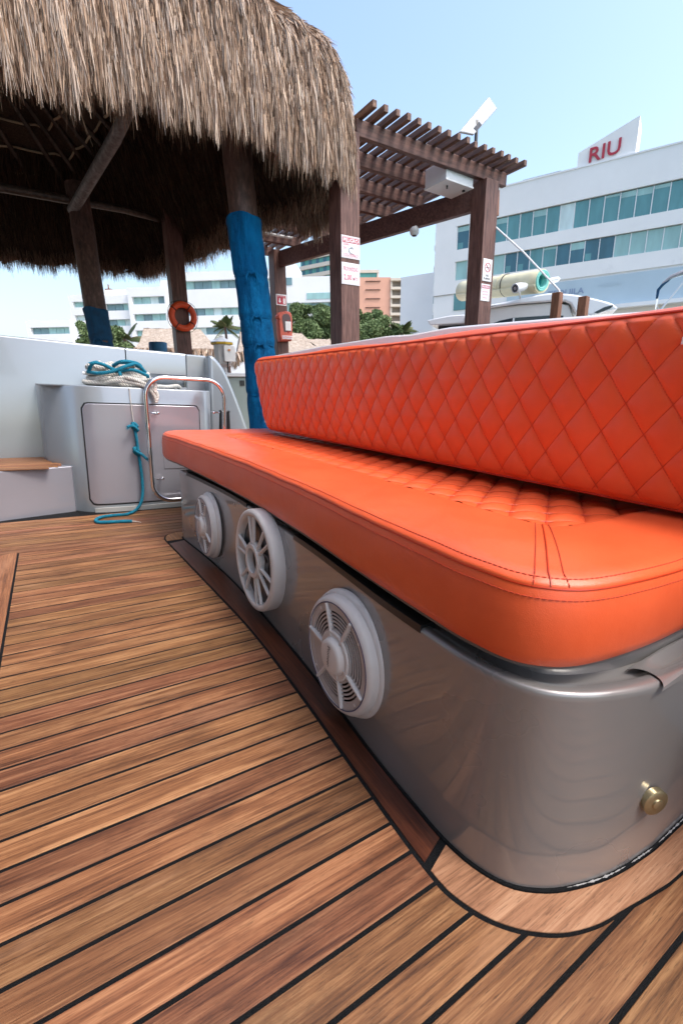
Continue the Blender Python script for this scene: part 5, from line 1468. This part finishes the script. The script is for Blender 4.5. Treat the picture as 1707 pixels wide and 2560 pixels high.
# ------------------------------------------------------------------ hotels
class Fac:
    def __init__(s, origin, u): s.o = np.array([origin[0], origin[1], 0.]); s.u = np.array([u[0], u[1], 0.]); s.u /= np.linalg.norm(s.u); s.n = np.array([-s.u[1], s.u[0], 0]) if (np.array([-s.u[1], s.u[0], 0]) @ s.o) > 0 else np.array([s.u[1], -s.u[0], 0])
    def p(s, a_, z, d=0): q = s.o + s.u * a_ + s.n * d; return (q[0], q[1], z)
    def box(s, mb, a0, a1, z0, z1, d0, d1):
        v = [s.p(a_, z, d) for z in (z0, z1) for a_, d in ((a0, d0), (a1, d0), (a1, d1), (a0, d1))]
        return mb.add(v, [(0, 1, 2, 3), (7, 6, 5, 4), (0, 4, 5, 1), (1, 5, 6, 2), (2, 6, 7, 3), (3, 7, 4, 0)])
    def part(s, name, mat, parent, *b, **k): return s.box(MB(), *b).build(name, mat, parent, **k)
GND = -1.0
hr_ = random.Random(21)
H1 = Fac((36.033, 37.492), (.391, -.921))
hot = thing('hotel', 'large white hotel with two teal window bands and a rooftop RIU sign', 'building', H1.p(15, GND, 8))
W_ = MT['whitepaint']
A0, A1 = -.6, 46
H1.part('parapet_wall', W_, hot, A0, A1, 15.5, 17.87, 0, 14)
H1.part('wall', W_, hot, A0, A1, 12.35, 13.40, 0, 14)
H1.part('wall', W_, hot, A0, A1, 9.45, 10.65, 0, 14)
H1.part('base_wall', W_, hot, A0, A1, GND, 9.45, .12, 14)
H1.part('corner_wall', W_, hot, A0, 1.6, 9.45, 15.5, 0.003, 14.003)
H1.part('pier', W_, hot, 2.85, 5.3, 9.45, 15.5, 0.003, 13)
H1.part('parapet_cap', MT['whitepaint2'], hot, A0, A1, 17.87, 17.99, -.06, .5)
for (z0, z1) in ((13.40, 15.5), (10.65, 12.35)):
    H1.part('window_back', MT['black'], hot, A0 + .2, A1 - .2, z0, z1, .9, 1.2)
k = 0
def panes(z0, z1, a0, a1, w_, pick):
    a_ = a0; k = 0
    while a_ < a1:
        mt = pick(k, a_)
        H1.part('pane', MT[mt], hot, a_ + .035, a_ + w_ - .035, z0 + .02, z1 - .02, .20, .26)
        H1.part('mullion', MT['whitepaint2'], hot, a_ - .03, a_ + .03, z0, z1, .14, .30)
        if mt == 'g_dark' and hr_.random() < .5:
            H1.part('sash', MT['g_mid'], hot, a_ + .1, a_ + w_ * .5, z0 + .05, z0 + .6, .17, .19)
        if mt in ('g_dark', 'g_mid') and hr_.random() < .4:
            H1.part('blind', MT['g_light'], hot, a_ + .05, a_ + w_ - .05, z1 - hr_.uniform(.2, .6), z1 - .04, .18, .195)
        a_ += w_; k += 1
def pick1(k, a_):
    if a_ < 9.9: return 'g_mid'
    if a_ < 11.0: return 'g_white'
    if a_ < 12.0: return 'g_light' if k % 2 else 'g_white'
    if a_ < 18: return 'g_mid'
    return hr_.choice(['g_mid', 'g_dark', 'g_mid', 'g_light'])
panes(13.42, 15.45, 5.3, 40, 1.12, pick1)
def pick2(k, a_):
    if a_ < 6.2: return 'g_light'
    if a_ < 8.4: return 'g_dark'
    if a_ < 10.5: return 'g_mid'
    if a_ < 14.5: return 'g_dark'
    if a_ < 17.2: return 'g_light'
    return hr_.choice(['g_dark', 'g_dark', 'g_light', 'g_white'])
panes(10.67, 12.32, 5.3, 40, 1.12, pick2)
panes(13.42, 15.45, 1.62, 2.8, 1.22, lambda k, a_: 'g_dark'); panes(10.67, 12.52, 1.62, 2.8, 1.22, lambda k, a_: 'g_light')
H1.part('pane', MT['g_mid'], hot, 1.62, 4.8, 7.86, 9.72, .05, .10)
H1.part('banner', MT['banner'], hot, 6.9, 46, 6.9, 9.25, .02, .10)
mb = MB(); o_ = H1.p(10.55, 8.02, -.02); text(mb, 'TEQUILA', o_, tuple(H1.u), (0, 0, 1), 2.95, .58, .02); mb.build('banner_lettering', MT['banner_ink'], hot)
mb = MB(); text(mb, 'MEZCAL', H1.p(14.6, 8.45, -.02), tuple(H1.u), (0, 0, 1), 1.7, .25); mb.build('banner_lettering', MT['banner'], hot)
H1.part('canopy', MT['whitepaint2'], hot, 10, 46, 6.55, 6.85, -.8, .1)
# rooftop fin with the name
fin = [(11.85, 17.9), (16.02, 17.9), (16.02, 20.55), (11.85, 19.08)]
mb = MB(); n = 4
mb.add([H1.p(a_, z, .15) for a_, z in fin] + [H1.p(a_, z, 2.6) for a_, z in fin], [(0, 1, 2, 3), (7, 6, 5, 4)] + [(i, (i + 4), ((i + 1) % 4) + 4, (i + 1) % 4) for i in range(4)])
mb.build('sign_wall', W_, hot)
mb = MB(); text(mb, 'RIU', H1.p(12.72, 18.10, .10), tuple(H1.u + np.array([0, 0, .09])), (0, 0, 1), 2.22, 1.05, .012, depth=.08)
mb.build('sign_lettering', MT['red'], hot)
H1.part('penthouse', W_, hot, 17.2, 40, 17.9, 18.5, 2.5, 10)
H1.part('plant_room', MT['greybox'], hot, 6.7, 10.0, 17.9, 19.2, 3.0, 8)
H1.part('left_wing', MT['whitepaint2'], hot, -7.5, A0 - .003, GND, 13.2, 6, 18)
for k in range(5):
    H1.part('side_window', MT['g_grey'], hot, -1.05, -.62, 14.8 - k * 1.95, 15.6 - k * 1.95, 1.0, 1.6)
    H1.part('side_balcony', W_, hot, -1.0, -.61, 13.9 - k * 1.95, 14.4 - k * 1.95, .7, 2.2)

# white stepped hotel at the left
H2 = Fac((21.941, 87.285), (.788, -.616))
h2 = thing('hotel', 'white terraced hotel stepping down to the left beyond the thatched roof', 'building', H2.p(-5, GND, 8))
def block(a0, a1, zt, d0, bands, pw=1.5, dark='g_grey'):
    zs_ = zt; edges = []
    for (z0, z1) in bands:
        H2.part('wall', MT['whitepaint2'], h2, a0, a1, z1, zs_, d0, d0 + 12); zs_ = z0
    H2.part('wall', MT['whitepaint2'], h2, a0, a1, GND, zs_, d0, d0 + 12)
    for (z0, z1) in bands:
        H2.part('window_back', MT['g_grey'], h2, a0 + .3, a1 - .3, z0 + .01, z1 - .01, d0 + 1.2, d0 + 11)
        H2.part('end_wall', MT['whitepaint2'], h2, a0, a0 + .7, z0 + .003, z1 - .003, d0 + .003, d0 + 11.5)
        H2.part('end_wall', MT['whitepaint2'], h2, a1 - .35, a1, z0 + .003, z1 - .003, d0 + .003, d0 + 11.5)
        a_ = a0 + .7
        while a_ < a1 - .4:
            w2 = min(pw, a1 - .35 - a_)
            H2.part('pane', MT[hr_.choice(['g_grey', 'g_light', 'g_light', 'g_grey', 'g_white'])], h2, a_ + .04, a_ + w2 - .04, z0 + .01, z1 - .01, d0 + .6, d0 + .7)
            a_ += pw
block(-27.7, -19.3, 12.9, -.5, [(10.5, 11.65)])
block(-19.3, -13.3, 16.9, 0, [(14.85, 15.8), (12.65, 13.6), (10.4, 11.3)])
block(-13.2, -7.9, 16.6, -.3, [(14.1, 15.25), (11.6, 12.7)])
H2.part('roof_wall', MT['whitepaint2'], h2, -12.95, -7.9, 16.603, 17.65, .5, 8)
block(-7.8, -.95, 17.55, -1.0, [(14.9, 16.1), (12.2, 13.35), (9.6, 10.7)])
H2.part('roof_wall', MT['whitepaint2'], h2, -3.2, .3, 17.56, 19.2, 2, 10)
block(1.9, 18.6, 19.55, -1.4, [(16.85, 18.2), (12.75, 13.95), (9.7, 10.9)])
H2.part('connecting_wall', MT['whitepaint2'], h2, -.94, 1.89, GND, 18.9, 1, 10)
block(18.61, 27.5, 18.4, -.6, [(13.0, 14.5)])
H2.part('roof_wall', MT['whitepaint2'], h2, 17.5, 20.8, 18.41, 21.3, 2, 9)
H2.part('pane', MT['g_grey'], h2, 19.7, 20.8, 17.2, 18.35, -.68, -.62)
H2.part('pane', MT['g_light'], h2, 23.2, 27.3, 14.95, 15.9, -.68, -.62)
mb = MB(); mb.tube([H2.p(-12.2, 17.7, 1), H2.p(-12.2, 18.6, 1)], .12, 6); mb.build('roof_vent', MT['brown'], h2)
H2.part('roof_shelter', MT['brown'], h2, -12.7, -11.6, 17.66, 17.85, .6, 2)

# green banded tower behind it
tw = np.array([63.4, 113.5]); H3 = Fac(tw, (.391, -.921))
h3 = thing('tower', 'cream and green banded tower seen between the pergola posts', 'building', H3.p(0, GND, 5))
zt = 36.0
for k in range(6):
    z1 = zt - k * 2.15
    H3.part('slab', MT['cream'] if k else MT['whitepaint2'], h3, -3.4, 7.5, z1 - .9, z1, 0, 12)
    H3.part('glazing', MT['g_green'], h3, -3.3, 7.4, z1 - 2.15, z1 - .9, .5, 11)
    for a_ in np.arange(-2.8, 6.4, 2.3): H3.part('balcony_door', MT['g_dark'], h3, a_, a_ + .9, z1 - 2.1, z1 - .95, .42, .48)
H3.part('slab', MT['cream'], h3, -3.4, 7.5, GND, zt - 12.9, 0, 12)

# salmon building
f173 = 1.73
H4 = Fac((66.673 * f173, 87.491 * f173), (.848, -.53))
h4 = thing('apartment_building', 'salmon pink apartment building with cream balconies right of the middle pergola post', 'building', H4.p(2, GND, 10))
sc_ = lambda *a_: [x * f173 for x in a_]
H4.part('wall', MT['pink'], h4, *sc_(-9, 2.1), GND, 24.15 * f173, 0, 16)
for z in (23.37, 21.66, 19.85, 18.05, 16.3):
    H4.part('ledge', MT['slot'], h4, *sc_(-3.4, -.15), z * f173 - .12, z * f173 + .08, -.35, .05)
H4.part('roof_house', MT['cream'], h4, *sc_(-9, -.35), 25.15 * f173, 25.75 * f173, .5, 10)
H4.part('glazing', MT['g_green'], h4, *sc_(-9, -.9), 24.2 * f173, 25.14 * f173, .9, 9)
H4.part('roof_house', MT['cream'], h4, *sc_(-.85, -.4), 24.16 * f173, 25.14 * f173, .6, 9.5)
nfl = 11
for k in range(nfl):
    z1 = 23.9 * f173 - k * 3.05
    a1 = 4.5 if k < 1 else (5.4 if k < 2 else 7.15)
    H4.part('balcony_slab', MT['cream'], h4, *sc_(2.1, a1), z1 - .9, z1, -.9, 14)
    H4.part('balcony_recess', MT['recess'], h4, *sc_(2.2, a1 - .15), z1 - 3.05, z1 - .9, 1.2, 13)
    H4.part('dividing_wall', MT['cream'], h4, *sc_(2.1, 2.5), z1 - 3.04, z1 - .91, -.3, 12)
    for am in np.arange(4.4, a1, 2.5): H4.part('dividing_wall', MT['cream'], h4, *sc_(am, am + .12), z1 - 3.04, z1 - .91, -.3, 5)

# ------------------------------------------------------------------ thatched huts, trees and palms on the shore
def hut(label, a_, b_, ze, zr, depth, nf=900, seed=1):
    """a_, b_ = ends of the eave nearest to us; ridge behind"""
    t = thing('thatched_hut', label, 'hut', ((a_[0] + b_[0]) / 2, (a_[1] + b_[1]) / 2, GND))
    A = np.array([*a_, ze]); B = np.array([*b_, ze]); dr = (B - A) / np.linalg.norm(B - A); nb = np.array([-dr[1], dr[0], 0])
    if nb @ A < 0: nb = -nb
    ri = depth * .5
    RA = A + dr * ri * .15 + nb * ri + np.array([0, 0, zr - ze]); RB = B - dr * ri * .5 + nb * ri + np.array([0, 0, zr - ze]); A2 = A + nb * depth; B2 = B + nb * depth
    mb = MB(); n = 16
    def patch(p0, p1, p2, p3):
        P = np.array([[(p0 * (1 - u) + p1 * u) * (1 - v_) + (p3 * (1 - u) + p2 * u) * v_ + np.array([0, 0, -.10 * math.sin(PI * v_)]) + rng.normal(size=3) * .015 for u in np.linspace(0, 1, n)] for v_ in np.linspace(0, 1, 8)])
        v, q = grid_mesh(P); mb.add(v, [tuple(x) for x in q])
    patch(A, B, RB, RA); patch(B, B2, RB, RB); patch(B2, A2, RA, RB); patch(A2, A, RA, RA)
    mb.build('roof', MT['thatch_far'], t, smooth=True)
    mb2 = MB(); lo = np.array([0, 0, -.12]); mb2.add([A + lo + nb * .1, B + lo + nb * .1, B2 + lo, A2 + lo], [(0, 1, 2, 3)]); mb2.build('ceiling', MT['rafter'], t)
    for p in (A + nb * .6 + dr * .7, B + nb * .6 - dr * .7, A2 - nb * .6 + dr * .7, B2 - nb * .6 - dr * .7):
        MB().tube([(p[0], p[1], GND), (p[0], p[1], ze + .15)], .11, 8).build('pole', MT['rafter'], t, smooth=True)
    r_ = np.random.default_rng(seed); f = r_.uniform(0, 1, nf)[:, None]; sd = r_.integers(0, 2, nf)
    root = np.where(sd[:, None] == 0, A * (1 - f) + B * f, A * (1 - f) + A2 * f) + np.array([0, 0, .03])
    d = np.tile([0, 0, -1.0], (nf, 1)) + r_.normal(size=(nf, 3)) * .2
    V, Q, T = strands(root, d, r_.uniform(.15, .4, nf), r_.uniform(.03, .07, nf), np.clip(r_.beta(3, 2, nf) + .1, 0, 1), r_.normal(size=(nf, 3)) * .02)
    o = tone_obj('eave_straw', V, Q, T, MT['straw'], t); o['kind'] = 'stuff'
    return t
hut('thatched hut with an open side, left of the life ring post', (3.45, 20.6), (6.7, 19.6), 1.75, 2.72, 3.4)
hut('thatched hut partly hidden by the blue wrapped post', (6.0, 16.0), (9.2, 15.0), 1.35, 2.22, 3.2, seed=2)
hut('low thatched hut behind the fire extinguisher post', (10.6, 21.4), (13.4, 20.2), 2.05, 2.68, 3.0, seed=3)

def bushy(label, x, y, zb, zt, r, seed, nleaf=1100, name='tree', cat='tree', size=.10):
    t = thing(name, label, cat, (x, y, GND)); rs = random.Random(seed)
    zc_ = (zb + zt) / 2; hz = (zt - zb) / 2
    tr_ = [(x, y, GND), (x + .1, y, GND + (zb - GND) * .6), (x - .1, y + .1, zb + hz * .5)]
    MB().tube(tr_, [.2, .15, .07], 8).build('trunk', MT['palm_log'], t, smooth=True)
    cs = []
    for k in range(34):
        an = rs.uniform(0, 2 * PI); q = rs.uniform(.2, .95); zz_ = rs.uniform(-.8, .75)
        fl = math.sqrt(max(.05, 1 - zz_ * zz_))
        cx, cyy, cz_ = x + math.cos(an) * r * q * fl, y + math.sin(an) * r * q * fl, zc_ + zz_ * hz
        cs.append((cx, cyy, cz_, r * rs.uniform(.16, .36)))
        if k < 7: MB().tube([tr_[-1], ((x + cx) / 2, (y + cyy) / 2, (zc_ + cz_) / 2 - .1), (cx, cyy, cz_)], [.06, .04, .02], 6).build('limb', MT['palm_log'], t, smooth=True)
    for k in range(16): cs.append((x + rs.uniform(-.75, .75) * r, y + rs.uniform(-.3, .3) * r, zt - rs.uniform(-.12, .45), rs.uniform(.07, .18) * r))
    V, Q, T = leafy(cs, min(nleaf, 1100), size, seed, .8)
    # tone differs at random from leaf to leaf
    o = tone_obj('crown', V, Q, T, MT['leaf'], t); o['kind'] = 'stuff'
    return t
bushy('dense green tree left of the middle pergola post', 17.3, 30.6, 2.0, 5.75, 2.3, 1)
bushy('small green tree showing beside the fire extinguisher', 15.3, 29.0, 2.0, 4.7, 1.4, 2, 900)
bushy('green tree right of the middle pergola post', 20.3, 28.6, 1.8, 5.45, 1.9, 3)
bushy('low green bush below the salmon building', 21.9, 27.2, 1.8, 4.4, 1.3, 4, 900, 'bush', 'bush')
bushy('dark bush behind the hut at the left', 2.8, 24.5, 1.5, 3.0, 1.1, 5, 500, 'bush', 'bush')
bushy('dark green tree behind the bimini frame at the right edge', 27.6, 10.6, 1.0, 3.8, 1.6, 6, 900)

def palm_tree(label, x, y, zt, L_, n, seed, droop=.5, base=GND):
    t = thing('palm_tree', label, 'palm tree', (x, y, base)); rs = random.Random(seed)
    MB().tube([(x + .2, y, base), (x + .1, y, (base + zt) / 2), (x, y, zt)], [.14, .11, .10], 8).build('trunk', MT['palm_log'], t, smooth=True)
    V = []; T = []
    for k in range(n):
        an = 2 * PI * k / n + rs.uniform(-.2, .2); el = rs.uniform(-.35, 1.2); d = np.array([math.cos(an) * math.cos(el), math.sin(an) * math.cos(el), math.sin(el)])
        pr_ = [np.array([x, y, zt]) + d * L_ * f - np.array([0, 0, droop * L_ * f * f * (1.1 - .4 * el)]) for f in np.linspace(0, 1, 15)]
        MB().tube(pr_, np.linspace(.02, .005, 15), 4).build('frond_stem', MT['palm_log'], t)
        sd_ = np.cross(d, [0, 0, 1]); sd_ /= np.linalg.norm(sd_) + 1e-9
        tn = rs.uniform(.2, .9); vv = []
        for j in range(2, 15):
            for s_ in (-1, 1):
                for q_ in (0, .5):
                    p = pr_[j] * (1 - q_) + pr_[j - 1] * q_; ll = L_ * .30 * math.sin(PI * min(.95, (j - q_) / 15 + .1)) + .06
                    dr = (pr_[j] - pr_[j - 1]); dr /= np.linalg.norm(dr)
                    tip = p + sd_ * s_ * ll * .75 + dr * ll * .5 - np.array([0, 0, ll * .55]); wv = dr * .03
                    vv += [p - wv, p + wv, (p + tip) / 2 + wv + np.array([0, 0, .03]), tip]
        fo = tone_obj('frond', np.array(vv), np.arange(len(vv)).reshape(-1, 4), np.clip(np.full(len(vv), tn) + rng.normal(size=len(vv)) * .1, 0, 1), MT['palm'], t)
    return t
palm_tree('palm tree between the life ring and the blue wrapped post', 13.0, 37.0, 4.9, 1.5, 14, 3)
palm_tree('palm tree at the foot of the salmon building, right of the middle post', 22.2, 26.6, 4.0, 1.3, 14, 5)
palm_tree('palm fronds showing over the bulwark below the white hotel', 4.2, 27.5, 2.7, 1.5, 14, 8)
palm_tree('palm beside the hut ridge, right of the life ring post', 9.2, 30.0, 3.0, 1.3, 12, 9)
